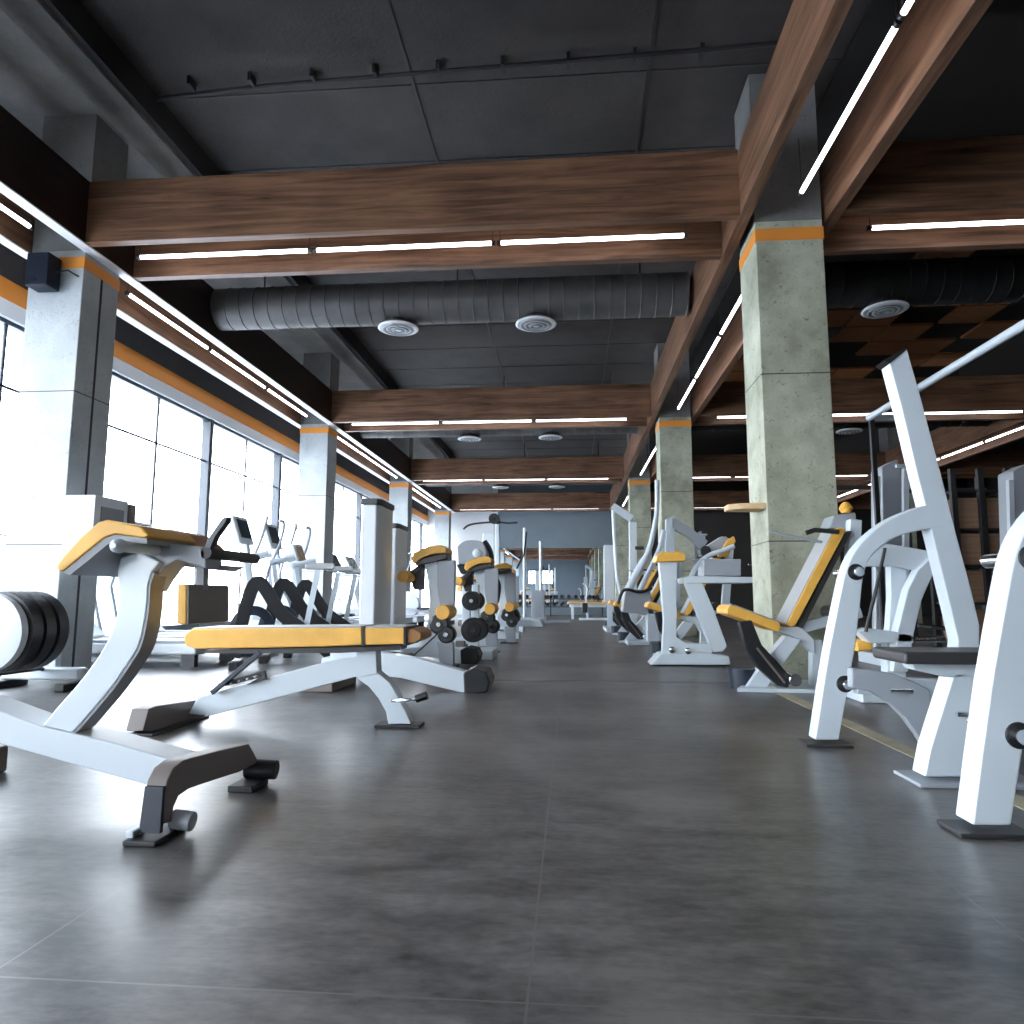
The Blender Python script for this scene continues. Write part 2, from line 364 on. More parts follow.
zt = 3.50
for i, y in enumerate(YS):
    yy = y+.24; a = {0: 'far behind the camera', 1: 'behind the camera', 2: 'nearest', 3: 'second', 4: 'third', 5: 'farthest'}[i]
    for k, p in enumerate(('left', 'middle', 'right')):
        x0 = -3.7 + k*1.56
        tube_light((x0, yy, zt), (x0+1.54, yy, zt), f'{p} white tube light inside the {a} cross beam over the aisle', 'tube lights in the aisle cross beams')
    for k in range(3):
        x0 = 2.36 + k*1.6
        tube_light((x0, yy, zt), (x0+1.54, yy, zt), f"{('left','middle','right')[k]} white tube light inside the {a} right bay cross beam", 'tube lights in the right bay cross beams')
for i, y in enumerate(YS[1:5]):
    a = ('above the camera', 'past the first column', 'past the second column', 'past the third column')[i]
    for (xx, nm, gr) in ((1.68, 'right beam row', 'tube lights in the right column beam'), (-4.24, 'window beam row', 'tube lights in the window beam'), (7.75, 'far right beam row', 'tube lights in the far right beam')):
        ys = [(y+.9+k*1.56, y+.9+k*1.56+1.54) for k in range(3)]
        for k, (q0, q1) in enumerate(ys):
            tube_light((xx, q0, zt), (xx, q1, zt), f"{('front','middle','rear')[k]} white tube light in the {nm} {a}", gr)
# ------------------------------------------------------------------ services on the ceiling
def duct(y, x0, x1, label, discs, dl):          # dl = 1: near-black like the ceiling above it
    t = thing('air_duct', label, 'duct', ((x0+x1)/2, y, 3.77))
    prof = []; n = int((x1-x0)/.16)
    for k in range(n):
        d = k*.16; prof += [(d, .225), (d+.145, .225), (d+.15, .232), (d+.158, .232)]
    MB().lathe((x0, y, 3.78), (1, 0, 0), prof, 32).build('duct_pipe', 'blackceil' if dl else 'duct', t)
    for x in discs:
        MB().lathe((x, y, 3.63), (0, 0, -1), [(0, .09), (.05, .12), (.10, .19), (.115, .2)]).build('cone', 'blackceil' if dl else 'duct', t)
        for q in range(3): MB().lathe((x, y, 3.484-.004*q), (0, 0, -1), [(0, .165-.05*q), (.006, .16-.05*q), (.006, .14-.05*q), (0, .135-.05*q)], ring=True).build('vent_ring', 'grey', t)
        d = MB().lathe((x, y, 3.51), (0, 0, -1), [(0, .215), (.012, .22), (.02, .2), (.012, .17), (.022, .12), (.016, .07), (.03, .03)]).build('diffuser', 'lamp', t, label='round white diffuser')
    for x in (x0+.5, (x0+x1)/2+.1, x1-.5):
        MB().tube([(x, y, 4.0), (x, y, 4.7)], .008, 6).build('hanger_rod', 'dark', t)
    return t
duct(7.2, -3.88, 1.26, 'fat round grey air duct crossing the aisle bay behind the nearest cross beam', (-1.85, -.35), 0)
duct(12.6, -3.88, 1.26, 'round air duct crossing the second aisle bay', (-1.85, -.35), 0)
duct(18.4, -3.88, 1.26, 'round air duct crossing the third aisle bay', (-1.85, -.35), 0)
duct(7.1, 2.1, 7.3, 'black round air duct in the right bay near the brown panels', (3.2, 4.8), 1)
duct(12.5, 2.1, 7.3, 'black round air duct in the right bay behind the second beam', (4.9, 3.4), 1)
t = thing('ceiling_pipe', 'thin dark pipe clipped across the ceiling above the nearest aisle bay', 'pipe', (-1, 4.95, 4.6))
MB().tube([(-3.35, 5.02, 4.64), (-2.4, 4.95, 4.64), (1.25, 4.85, 4.64), (1.9, 4.82, 4.64)], .018, 8).build('pipe', 'black', t)
for k in range(9): MB().box(-3.0+k*.5, -2.975+k*.5, 4.86+.0*k, 4.96, 4.63, 4.7).build('clip', 'black', t)
t = thing('ceiling_pipe', 'thin grey pipe clipped across the ceiling of the second aisle bay', 'pipe', (-1, 9, 4.6))
MB().tube([(-3.35, 9.4, 4.64), (1.25, 9.4, 4.64)], .018, 8).build('pipe', 'black', t)
# brown panels hung in the right bay
k = 0
rows = {0: (5.6, 6.2), 1: (3.7, 4.9, 5.5), 2: (3.7, 4.3, 5.5, 6.1), 3: (2.5, 4.3, 4.9, 6.1), 4: (2.5, 3.1, 3.7, 4.9), 5: (2.5, 3.7, 4.3, 5.5), 6: (3.1, 4.3, 4.9), 7: (2.5, 3.1, 4.9, 5.5), 8: (2.5, 3.7, 4.3)}
pp = None
for r, xs in rows.items():
    for x in xs:
        y = 7.05 + .6*r - .6
        if 6.55 < y+.29 < 7.6: y += 0
        lab = f'square brown wooden ceiling panel, panel row {r+1} from the front' 
        if pp is None:
            pp = MB().box(-.28, .28, -.28, .28, -.02, .02).build('ceiling_panel', 'panel', bevel=.004); o = pp
        else: o = pp.copy(); C.objects.link(o)
        o.location = (x+.3, y+.3, 4.25); tag(o, 'square brown wooden panel hung from the dark ceiling of the right bay', 'ceiling panel', 'brown ceiling panels of the right bay')
# speaker on the near left column
t = thing('loudspeaker', 'small blue-black loudspeaker mounted high on the nearest left column', 'speaker', (-4.3, 5.1, 3.2))
MB().box(-4.36, -4.17, 5.02, 5.17, 3.08, 3.36).build('cabinet', 'speaker', t, bevel=.012)
MB().lathe((-4.265, 5.02, 3.13), (0, -1, 0), [(0, .012), (.003, .012)]).build('badge', 'chrome', t)
MB().tube([(-4.17, 5.1, 3.22), (-4.1, 5.15, 3.26), (-4.03, 5.19, 3.22)], .008, 6).build('cable', 'black', t)
t = thing('wall_cabinet', 'white boxy cabinet fixed to the aisle side of the nearest left column', 'cabinet', (-3.8, 5.2, .8))
MB().box(-3.81, -3.57, 4.95, 5.35, .85, 1.36).build('body', 'reveal', t, bevel=.006)
MB().box(-4.0, -3.8, 5.22, 5.34, .95, 1.2).build('wall_bracket', 'grey', t)
MB().box(-3.57, -3.562, 5.02, 5.29, .9, 1.28).build('side_panel', 'grey', t)
MB().box(-3.6, -3.55, 5.352, 5.42, .85, 1.34).build('trim_strip', 'brown', t, label='brown edge strip')
# ------------------------------------------------------------------ outside
struct(MB().box(-60, XL-.3, -30, 70, -.3, -.15).build('ground', 'ground'))
def house(x, y, w, d, h, label):
    t = thing('apartment_building', label, 'building', (x, y, -.15))
    MB().box(x-d, x, y-w/2, y+w/2, -.15, h).build('wall', 'outwall', t)
    for r in range(int(h/3)):
        for q in range(int(w/3)):
            MB().box(x-.02, x+.03, y-w/2+1+q*3, y-w/2+2.2+q*3, 1+r*3, 2.6+r*3).build('window', 'outwin', t)
    MB().box(x-d-.2, x+.2, y-w/2-.2, y+w/2+.2, h, h+.3).build('roof', 'outwall', t)
house(-40, 62, 14, 8, 7.5, 'pale apartment building faint in the glare outside the windows')
house(-48, 46, 10, 8, 5.5, 'lower pale house outside, left of the apartment building')
# ------------------------------------------------------------------ equipment builders
def arch_foot(name, x, px_poly, t, w, m='brown'):
    return MB().prism(trace(px_poly, x=x), (-w, 0, 0)).build(name, m, t, bevel=.004)
# --- L1 : near left machine with curved upright
def near_left_machine():
    Y = 1.98; t = thing('arm_curl_machine', 'white curl machine with curved upright and orange topped pad, nearest on the left', 'gym machine', (-1.3, 2.03, 0))
    up = [(117, 572), (118.5, 590), (117, 612), (112, 630), (104, 647), (90, 668), (74, 688), (58, 706), (41, 727), (55, 733), (71, 733), (90, 713), (111, 688), (127, 665), (138, 647), (144, 625), (147, 603), (148, 585), (152, 572), (160, 562), (140, 552), (120, 558)]
    U = trace(up, y=Y); MB().prism(smooth_part(smooth_part(U, 9, 17), 0, 8), (0, .062, 0)).build('upright', 'white', t, bevel=.005, ang=25)
    e = trace(smooth([V(x, y, 0) for x, y in up[9:19]], 3) and [(q.x+.6, q.y+.2) for q in smooth([V(x, y, 0) for x, y in up[9:19]], 3)], y=Y-.002); b = MB(); b.prism(e + [p+V(.006, 0, -.004) for p in reversed(e)], (0, .068, 0)); b.build('side_cover', 'grey', t, label='added grey strip over the orange-lit side')  # added strip, its grey replaces orange bounce light on the upright's side
    MB().prism(trace([(-90, 676), (0, 711), (41, 726), (110, 742), (177, 761), (172, 775), (158, 789), (148, 786), (0, 744), (-90, 714)], y=Y-.01), (0, .12, 0)).build('base_beam', 'white', t, bevel=.006)
    arch_foot('foot', -1.01, [(164, 824), (165, 795), (168, 780), (174, 768), (184, 760), (215, 751.5), (249, 743.5), (254, 752), (259, 762), (240, 772), (209, 782), (189, 789), (179, 796), (174, 808), (172, 822)], t, .055)
    x = -1.075
    ye = at(258, 762, x=-1.01).y; yn = at(164, 824, x=-1.01).y
    MB().prism([V(-1.068, yn-.012, .02), V(-1.012, yn-.012, .02), V(-1.012, yn-.008, .13), V(-1.062, yn-.008, .13)], (0, .014, 0)).build('front_cover', 'navy', t, bevel=.002)
    MB().box(-1.085, -1.0, yn-.05, yn+.09, 0, .014).build('rubber_foot', 'black', t, bevel=.004)
    MB().box(-1.09, -1.07, yn-.03, yn+.02, .012, .03).build('edge_strip', 'white', t, bevel=.004)
    MB().box(-1.06, -.98, ye-.1, ye+.02, 0, .02).build('rubber_foot', 'black', t, bevel=.004)
    b = MB(); b.tube([(-1.02, yn+.055, .035), (-.965, yn+.055, .03)], .024, 14); b.build('castor', 'steel', t, bevel=.003)
    b = MB(); b.tube([(-1.05, ye, .05), (-.95, ye+.01, .045)], .03, 14); b.build('castor', 'black', t, bevel=.004)
    # rear foot, mostly out of the frame
    MB().box(-2.02, -1.94, 1.75, 2.35, 0, .09).build('rear_foot', 'brown', t, bevel=.01)
    MB().prism([at(-90, 676, y=Y), at(-90, 714, y=Y), V(-2.0, Y, .08), V(-2.0, Y, .3)], (0, .1, 0)).build('rear_beam', 'white', t)
    # pads
    pd = MB().prism(trace([(56, 566), (62, 557), (80, 537), (98, 522), (106, 519.5), (140, 526), (149, 535), (145, 538), (115, 534), (104, 538), (85, 553), (62, 572), (57, 570)], y=1.88), (0, .26, 0)).build('elbow_pad', 'orange', t, bevel=.007)
    MB().prism(trace([(62, 572.5), (85, 553.5), (104, 538.5), (115, 534.5), (147, 538.5), (147, 544), (117, 541), (108, 544), (90, 559), (70, 575)], y=1.885), (0, .25, 0)).build('pad_board', 'grey', pd)
    MB().prism(trace([(150, 548), (150, 534), (156, 530), (168, 529), (178, 533), (192, 545), (190, 550)], y=2.14), (0, .22, 0)).build('rear_pad', mat('tan_vinyl', (.38, .17, .06), .5), t, bevel=.008)
    MB().prism(trace([(117, 574), (122, 548), (140, 541), (195, 546), (205, 551), (206, 569), (199, 566), (177, 560), (165, 567), (155, 580), (148, 592), (146, 578)], y=Y+.02), (0, .1, 0)).build('head_bracket', 'steel', t, bevel=.004)  # darker grey than the upright, its shading put into the colour
    MB().prism(trace([(176, 561), (233, 566), (224, 571), (176, 566)], y=2.08), (0, .08, 0)).build('arm_cover', 'steel', t, bevel=.004)
    MB().prism(trace([(197, 562), (204, 562), (203, 590), (196, 590)], y=2.03), (0, .03, 0)).build('pad_post', 'grey', t)
    p2 = MB().prism(trace([(177, 584), (187, 584), (186.5, 625), (176, 624)], y=1.95), (0, .245, 0)).build('chest_pad', 'orange', t, bevel=.006)
    a = trace([(187, 584.5), (189, 584.5), (188.5, 624), (186.5, 624)], y=1.952); MB().prism(a, (0, .24, 0)).build('pad_board', 'brown', p2, bevel=.002)
    z = .737; xr = at(120, 545, y=1.83).x
    MB().tube([(xr, 1.83, z), (xr, 2.12, z)], .016, 14).build('roller', 'white', t)
    MB().lathe((xr, 1.80, z), (0, 1, 0), [(0, .008), (.012, .018), (.03, .02)]).build('roller_cap', 'white', t)
    xg = at(206, 552, y=2.0).x
    MB().tube([(xg, 2.0, .728), (xg, 2.33, .728)], .017, 14).build('grip', 'black', t)
    MB().prism(trace([(203, 549), (208, 538), (222, 518), (227, 516.5), (226, 522), (215, 537), (210, 549)], y=2.0), (0, .03, 0)).build('lever', 'navy', t, bevel=.002)
    return t
L1 = near_left_machine()
# --- L2 : long bench
def long_bench():
    t = thing('weight_bench', 'long white bench with orange sided pad standing behind the nearest left machine', 'bench', (-1.3, 3.32, 0))
    y0 = 3.17
    c = MB().prism(trace([(183, 641), (185, 634), (192, 629), (362, 628), (362, 645), (320, 647), (195, 649), (186, 646)], y=y0), (0, .27, 0)).build('cushion', 'orange', t, bevel=.008)
    MB().prism(trace([(190, 629.2), (194, 627.5), (361, 626), (361, 629)], y=y0+.012), (0, .246, 0)).build('pad_face', 'vinyl', c, bevel=.002, label='pale grey vinyl top face')
    c = MB().prism(trace([(364, 628), (404, 628), (404, 644), (364, 645)], y=y0), (0, .27, 0)).build('seat_cushion', 'orange', t, bevel=.004)
    MB().prism(trace([(365, 629), (365, 626.5), (403, 626.5), (403, 629)], y=y0+.012), (0, .246, 0)).build('pad_face', 'vinyl', c, bevel=.002, label='pale grey vinyl top face')
    MB().prism(trace([(406, 629), (414, 629), (421, 633), (421, 639), (414, 643), (406, 644)], y=y0+.01), (0, .25, 0)).build('end_cushion', mat('worn_tan_vinyl', (.4, .19, .06), .5), t, bevel=.005)
    b = MB()
    for a, c2 in ((362, 364.4), (403.6, 406)): b.prism(trace([(a, 627), (c2, 627), (c2, 646), (a, 646)], y=y0-.003), (0, .276, 0))
    b.build('strap', 'black', t)
    MB().prism(trace([(205, 650), (400, 646), (400, 650), (340, 653), (205, 653.5)], y=3.23), (0, .14, 0)).build('pad_board', 'dark', t)
    MB().prism(trace([(188, 714), (198, 697), (240, 685), (329, 661), (359, 656), (359, 676), (316, 687.5), (210, 716)], y=3.27), (0, .09, 0)).build('main_beam', 'white', t, bevel=.005)
    MB().prism(trace([(356, 650), (376, 648), (377, 674), (356, 678)], y=3.27), (0, .09, 0)).build('post', 'white', t, bevel=.004)
    MB().prism(trace([(356, 674), (376, 671), (389, 682), (397.5, 696), (406, 712), (411, 724), (388, 724), (386, 712), (378, 698), (368, 686), (356, 678)], y=3.275), (0, .08, 0)).build('front_leg', 'white', t, bevel=.004)
    MB().box(-.91, -.70, 3.26, 3.38, 0, .012).build('foot_plate', 'dark', t, bevel=.003)
    MB().tube([at(392, 701, y=3.26), at(410, 700, y=3.2), at(424, 697, y=3.2)], .009, 8).build('pedal', 'chrome', t)
    MB().tube([at(416, 699, y=3.2), at(427, 695, y=3.2)], .018, 10).build('pedal_pad', 'black', t)
    X = -1.84
    arch_foot('rear_foot', X, [(143, 731), (149, 709), (156, 706), (198, 700), (210, 715), (208, 722), (199, 718), (190, 719), (166, 728), (163, 731)], t, .08)
    MB().box(-1.95, -1.80, 2.97, 3.45, 0, .012).build('rubber_foot', 'black', t, bevel=.003)
    MB().bar([at(212, 693, y=3.24), at(261, 652, y=3.24)], .025, .022).build('adjuster_strut', 'navy', t, bevel=.003)
    b = MB(); q = trace([(211, 692), (219, 683), (264, 671), (265.5, 679), (246, 685), (262, 676), (261, 674), (221, 686)], y=3.25)
    b.prism(q, (0, .02, 0))
    for k in range(5): b.prism(trace([(222+k*8, 687-k*2), (226+k*8, 682-k*2), (229+k*8, 685.5-k*2)], y=3.25), (0, .02, 0))
    b.build('notched_bracket', 'black', t)
    return t
L2 = long_bench()
# --- plates on a low trolley at the left edge
t = thing('plate_trolley', 'low white trolley at the left edge carrying black weight plates', 'weight rack', (-3.5, 4.3, 0))
MB().box(-3.77, -3.22, 4.43, 4.53, .05, .13).build('base_bar', 'white', t, bevel=.02)
MB().tube([(-3.49, 3.9, .38), (-3.49, 4.6, .38)], .025, 12).build('axle', 'chrome', t)
MB().bar([(-3.49, 4.56, .1), (-3.49, 4.56, .40)], .05, .05).build('post', 'white', t, bevel=.006)
for xx in (-3.77, -3.25): MB().box(xx, xx+.07, 4.25, 4.6, 0, .05).build('foot', 'black', t, bevel=.01)
MB().tube([(-3.55, 4.1, .12), (-3.47, 4.4, .13), (-3.49, 4.5, .1)], .014, 8).build('handle', 'dark', t)
pl = None
for k in range(3):
    if pl is None:
        pl = MB().lathe((0, 0, 0), (0, 1, 0), [(0, .03), (0, .2), (.012, .25), (.095, .25), (.107, .2), (.107, .03)], 40, ring=True).build('weight_plate', 'black'); o = pl
    else: o = pl.copy(); C.objects.link(o)
    o.location = (-3.49, 4.02+.112*k, .38); tag(o, f"black weight plate on the left edge trolley, {('nearest','middle','farthest')[k]} of three", 'weight plate', 'black plates on the trolley')
tag(MB().lathe((-3.49, 3.93, .38), (0, 1, 0), [(0, .05), (.01, .16), (.03, .235), (.08, .235), (.08, .03)], 40).build('weight_plate', 'white2'), 'pale grey round plate on the front end of the trolley axle', 'weight plate')
# --- weight stack towers with base
def stack_machine(label):
    t = thing('weight_stack_machine', label, 'gym machine', (-1.55, 5.5, 0))
    def outline(x0, x1, y0, y1):
        return [V(x0, y0, 0), V(x1-.03, y0, 0), V(x1, y0+.06, 0), V(x1, y1, 0), V(x0, y1, 0)]
    MB().prism([p+V(0, 0, .06) for p in outline(-1.68, -1.53, 5.5, 5.92)], (0, 0, 1.28)).build('shroud', 'white2', t, bevel=.012)
    MB().prism([p+V(0, 0, 1.34) for p in outline(-1.69, -1.52, 5.49, 5.93)], (0, 0, .05)).build('cap', 'dark', t, bevel=.01)
    MB().prism([p for p in outline(-1.7, -1.5, 5.45, 5.95)], (0, 0, .06)).build('base_plate', 'dark', t, bevel=.006)
    MB().box(-1.64, -1.54, 4.56, 5.5, .1, .2).build('base_rail', 'white', t, bevel=.01)
    MB().prism(trace([(330, 652), (372, 651), (420, 659), (466, 672), (467, 694), (400, 678), (330, 672)], y=4.5), (0, .1, 0)).build('foot_beam', 'white', t, bevel=.006)
    b = MB(); b.prism(trace([(463, 673), (472, 669), (486, 672), (490, 682), (487, 693), (464, 695)], y=4.46), (0, .3, 0)); b.build('rubber_foot', 'black', t, bevel=.012)
    MB().tube([at(444, 628, y=5.3), at(410, 659, y=4.6)], .006, 6).build('cable', 'dark', t)
    MB().box(-1.72, -1.5, 4.4, 4.9, 0, .1).build('rear_foot', 'brown', t, bevel=.01)
    return t
L3 = stack_machine('weight stack machine with tall pale shroud and dark cap behind the long bench')
dup(L3, -.32, 1.9, 'second weight stack machine, shorter looking pale shroud right behind the first')
# --- curved upright machine with curved orange pad and rollers, repeated down the left row
def curl_machine(label):
    Y = 6.05; t = thing('leg_curl_machine', label, 'gym machine', (-1.15, 6.1, 0), None)
    MB().prism(trace([(424, 563), (440, 560), (454, 560), (454, 580), (453, 600), (449, 620), (444, 640), (436, 650), (420, 650), (424, 640), (428, 620), (430, 600), (428, 580)], y=Y), (0, .12, 0)).build('upright', 'white', t, bevel=.006)
    MB().prism(trace([(437, 561), (455, 560), (454, 606), (440, 606), (437, 585)], y=Y-.05), (0, .05, 0)).build('side_cover', 'steel', t, bevel=.008)
    c = MB().prism(trace([(411, 560), (413, 553), (421, 549), (430, 546), (441, 545), (446, 548), (446, 553), (432, 554), (422, 558), (414, 564)], y=Y-.12), (0, .34, 0)).build('thigh_pad', 'orange', t, bevel=.01)
    MB().prism(trace([(414, 565), (424, 558.5), (446, 553.5), (446, 558), (426, 563)], y=Y-.1), (0, .3, 0)).build('pad_board', 'dark', c)
    x0 = at(407, 577, y=Y); MB().tube([x0+V(0, -.16, 0), x0+V(0, .2, 0)], .05, 16).build('roller', 'orange', t, bevel=.008)
    MB().bar([x0+V(0, .05, 0), at(424, 562, y=Y+.05)], .03, .03).build('roller_arm', 'dark', t)
    MB().prism(trace([(408, 572), (425, 562), (424, 590), (414, 590)], y=Y+.1), (0, .04, 0)).build('guard', 'dark', t, bevel=.006)
    x1 = at(445, 612, y=Y-.1); MB().tube([x1+V(0, -.12, 0), x1+V(0, .26, 0)], .062, 16).build('lower_roller', 'orange', t, bevel=.01)
    for q in ((441, 624, .085), (448, 634, .075)):
        x2 = at(q[0], q[1], y=Y-.1); MB().lathe(x2+V(0, -.1, 0), (0, 1, 0), [(0, .02), (0, q[2]*.8), (.02, q[2]), (.1, q[2]), (.1, .02)], 24).build('ankle_roller', 'black', t)
        MB().lathe(x2+V(0, -.13, 0), (0, 1, 0), [(0, .02), (.03, .03)], 16).build('hub', 'chrome', t)
    MB().prism(trace([(437, 642), (453, 642), (453, 666), (440, 667)], y=Y-.02), (0, .09, 0)).build('leg', 'steel', t, bevel=.004)
    MB().prism(trace([(400, 649), (440, 645), (442, 656), (400, 658)], y=Y), (0, .12, 0)).build('base_beam', 'white', t, bevel=.006)
    MB().box(-1.46, -1.36, 5.96, 6.25, 0, .12).build('rear_foot', 'brown', t, bevel=.01)
    MB().box(-1.2, -.98, 5.98, 6.2, 0, .012).build('rubber_foot', 'black', t)
    return t
L4 = curl_machine('white leg machine with curved orange pad, front of the row behind the weight stacks')
for k, (dx, dy, lab) in enumerate(((.2, 1.7, 'second'), (.28, 3.2, 'third'), (.2, 4.8, 'fourth'), (-.9, 8.7, 'fifth'))):
    dup(L4, dx, dy, f'white leg machine with black rollers, {lab} in the left row behind the weight stacks')
# --- ab coaster like machine with dark hood in the left row
t = thing('rowing_trainer', 'dark hooded pulley trainer among the left row, above the black rollers', 'gym machine', (-1.1, 8.7, 0))
y = 8.75
MB().box(-1.36, -1.26, y, y+.12, 0, 1.2).build('post', 'white', t, bevel=.008)
MB().prism(smooth_part([V(-1.4, y-.1, 1.0), V(-1.42, y-.1, 1.22), V(-1.3, y-.1, 1.3), V(-1.1, y-.1, 1.28), V(-1.04, y-.1, 1.15), V(-1.06, y-.1, 1.0)], 1, 4), (0, .3, 0)).build('hood', 'steel', t, bevel=.02)
MB().prism([V(-1.42, y-.13, 1.0), V(-1.02, y-.13, 1.0), V(-1.08, y-.13, .88), V(-1.36, y-.13, .88)], (0, .3, 0)).build('tray', 'black', t, bevel=.02)
MB().tube(smooth([(-1.08, y, 1.3), (-1.0, y, 1.15), (-.98, y, .9), (-.9, y, .75), (-.92, y, .55)]), .03, 8).build('arm', 'black', t)
MB().lathe((-1.16, y-.1, 1.14), (0, -1, 0), [(0, .06), (.02, .05), (.03, .02)], 20).build('hub', 'white', t)
MB().box(-1.5, -.95, y-.1, y+.25, 0, .06).build('base', 'white', t, bevel=.01)
# plate trees in the left row with their plates
def plate_tree(x, y, label):
    t = thing('plate_tree', label, 'weight rack', (x, y, 0))
    MB().box(x-.2, x+.2, y-.22, y+.22, 0, .09).build('base', 'white', t, bevel=.01)
    MB().bar([(x, y, .08), (x, y, .72)], .07, .07).build('post', 'white', t, bevel=.006)
    for (dx, z) in ((0, .28), (-.02, .56)):
        MB().tube([(x+dx, y-.2, z), (x+dx, y+.2, z)], .018, 10).build('horn', 'chrome', t)
    return t
pk = {}
def loose_plate(x, y, z, r, where):
    if r not in pk:
        o = MB().lathe((0, 0, 0), (0, 1, 0), [(0, .02), (0, r*.6), (.006, r*.65), (.006, r*.88), (0, r*.92), (.004, r), (.036, r), (.04, r*.9), (.04, .02)], 30, ring=True).build('weight_plate', 'black'); pk[r] = o
    else: o = pk[r].copy(); C.objects.link(o)
    o.location = (x, y, z)
    tag(o, f'black weight plate hanging on the {where} plate tree of the left row', 'weight plate', f'black plates on the {where} plate tree')
for x, y, w in ((-.95, 7.0, 'nearest'), (-.95, 10.4, 'middle'), (-1.02, 12.3, 'farthest')):
    plate_tree(x, y, f'small white plate tree, {w} of three between the leg machines')
    for k in range(2):
        loose_plate(x, y-.18+k*.055, .28, .12, w); loose_plate(x-.02, y-.18+k*.055, .56, .095, w)
        loose_plate(x, y+.06+k*.055, .28, .12, w); loose_plate(x-.02, y+.06+k*.055, .56, .095, w)
# --- cable tower with pulldown bar
t = thing('lat_pulldown', 'tall white pulldown tower with wide bar on top, far left of the aisle', 'gym machine', (-1.6, 13.6, 0))
MB().box(-1.72, -1.42, 13.6, 13.95, .1, 1.85).build('shroud', 'white2', t, bevel=.02)
MB().box(-1.45, -1.38, 13.5, 13.62, .1, 2.1).build('mast', 'white', t, bevel=.01)
MB().bar([(-1.42, 13.55, 2.05), (-1.42, 12.9, 2.05)], .07, .08, (1, 0, 0)).build('boom', 'dark', t, bevel=.008)
MB().tube(smooth([(-2.0, 12.95, 1.86), (-1.85, 12.95, 1.95), (-1.42, 12.95, 1.99), (-1.15, 12.95, 1.97), (-.98, 12.95, 1.98)]), .018, 8).build('pulldown_bar', 'dark', t)
MB().lathe((-1.42, 12.9, 2.05), (0, 1, 0), [(0, .1), (.05, .1)], 20).build('pulley', 'black', t)
MB().tube([(-1.42, 12.95, 2.0), (-1.42, 12.95, .7)], .005, 6).build('cable', 'black', t)
c = MB().box(-1.6, -1.2, 12.8, 13.2, .42, .5).build('seat', 'orange', t, bevel=.015)
MB().box(-1.7, -1.1, 12.6, 14., 0, .1).build('base', 'white', t, bevel=.01)
MB().box(-1.45, -1.36, 12.96, 13.04, .1, .42).build('seat_post', 'white', t)
t = thing('cable_crossover', 'slim white cable crossover frame with low white base near the mirror', 'gym machine', (-.9, 15, 0))
for (x, y) in ((-1.0, 15.2), (-.7, 16.4)):
    MB().tube([(x, y, .1), (x, y, 2.1 if x < -.9 else 1.9)], .035, 10).build('mast', 'white', t)
    MB().box(x-.12, x+.12, y-.12, y+.12, .06, .16).build('foot', 'white', t, bevel=.01)
MB().tube([(-.95, 15.1, 2.0), (-1.0, 15.0, 1.5), (-1.15, 14.9, 1.2)], .02, 8).build('arm', 'black', t)
MB().prism([V(-1.35, 14.2, 0), V(-.55, 14.2, 0), V(-.62, 14.2, .14), V(-1.25, 14.2, .16)], (0, 1.1, 0)).build('base', 'white', t, bevel=.02)
MB().box(-.7, -.02, 16.3, 16.5, 0, .06).build('cross_foot', 'white', t, bevel=.01)
MB().box(-.9, -.6, 15.9, 16.15, .06, .75).build('weight_stack', 'steel', t, bevel=.01)
t = thing('flat_bench', 'low tan bench with white legs in front of the wall mirror', 'bench', (.6, 19.6, 0))
MB().box(-.1, 1.25, 19.5, 19.8, .40, .47).build('pad', 'shelfwood', t, bevel=.02)
MB().box(-.05, 1.2, 19.6, 19.7, .32, .40).build('frame', 'white', t, bevel=.01)
for xx in (0., 1.08):
    MB().box(xx, xx+.08, 19.5, 19.8, 0, .33).build('leg', 'white', t, bevel=.01)
t = thing('training_bike', 'small white exerciser with black seat beside the tan bench', 'gym machine', (.45, 18.3, 0))
MB().bar([(.2, 18.3, .04), (1.0, 18.3, .04)], .3, .06).build('base', 'white', t, bevel=.01)
MB().bar([(.42, 18.3, .05), (.38, 18.3, .62)], .06, .06).build('post', 'white', t, bevel=.01)
MB().tube(smooth([(.4, 18.3, .6), (.42, 18.3, .8), (.36, 18.3, .95), (.3, 18.3, .93)]), .022, 8).build('handle', 'white', t)
MB().box(.28, .42, 18.2, 18.4, .2, .45).build('seat', 'black', t, bevel=.02)
# dumbbell rack at the far wall
t = thing('dumbbell_rack', 'long dark dumbbell rack below the mirror at the far wall', 'weight rack', (-.6, 22.1, 0))
for z in (.28, .52): MB().box(-2.2, 1.0, 22.0, 22.35, z, z+.03).build('shelf', 'dark', t)
for xx in (-2.2, -.655, .95): MB().box(xx, xx+.04, 22.0, 22.35, 0, .55).build('leg', 'dark', t)
d0 = None
for r, z in enumerate((.37, .61)):
    for k in range(14):
        if d0 is None:
            d0 = MB().lathe((0, -.15, 0), (0, 1, 0), [(0, .02), (0, .05), (.02, .06), (.09, .06), (.1, .018), (.2, .018), (.21, .06), (.28, .06), (.3, .05), (.3, .02)], 14).build('dumbbell', 'black'); o = d0
        else: o = d0.copy(); C.objects.link(o)
        o.location = (-2.05+k*.22, 22.18, z); tag(o, f"black dumbbell on the {('lower','upper')[r]} shelf of the rack under the mirror", 'dumbbell', f"dumbbells on the {('lower','upper')[r]} shelf of the far rack")
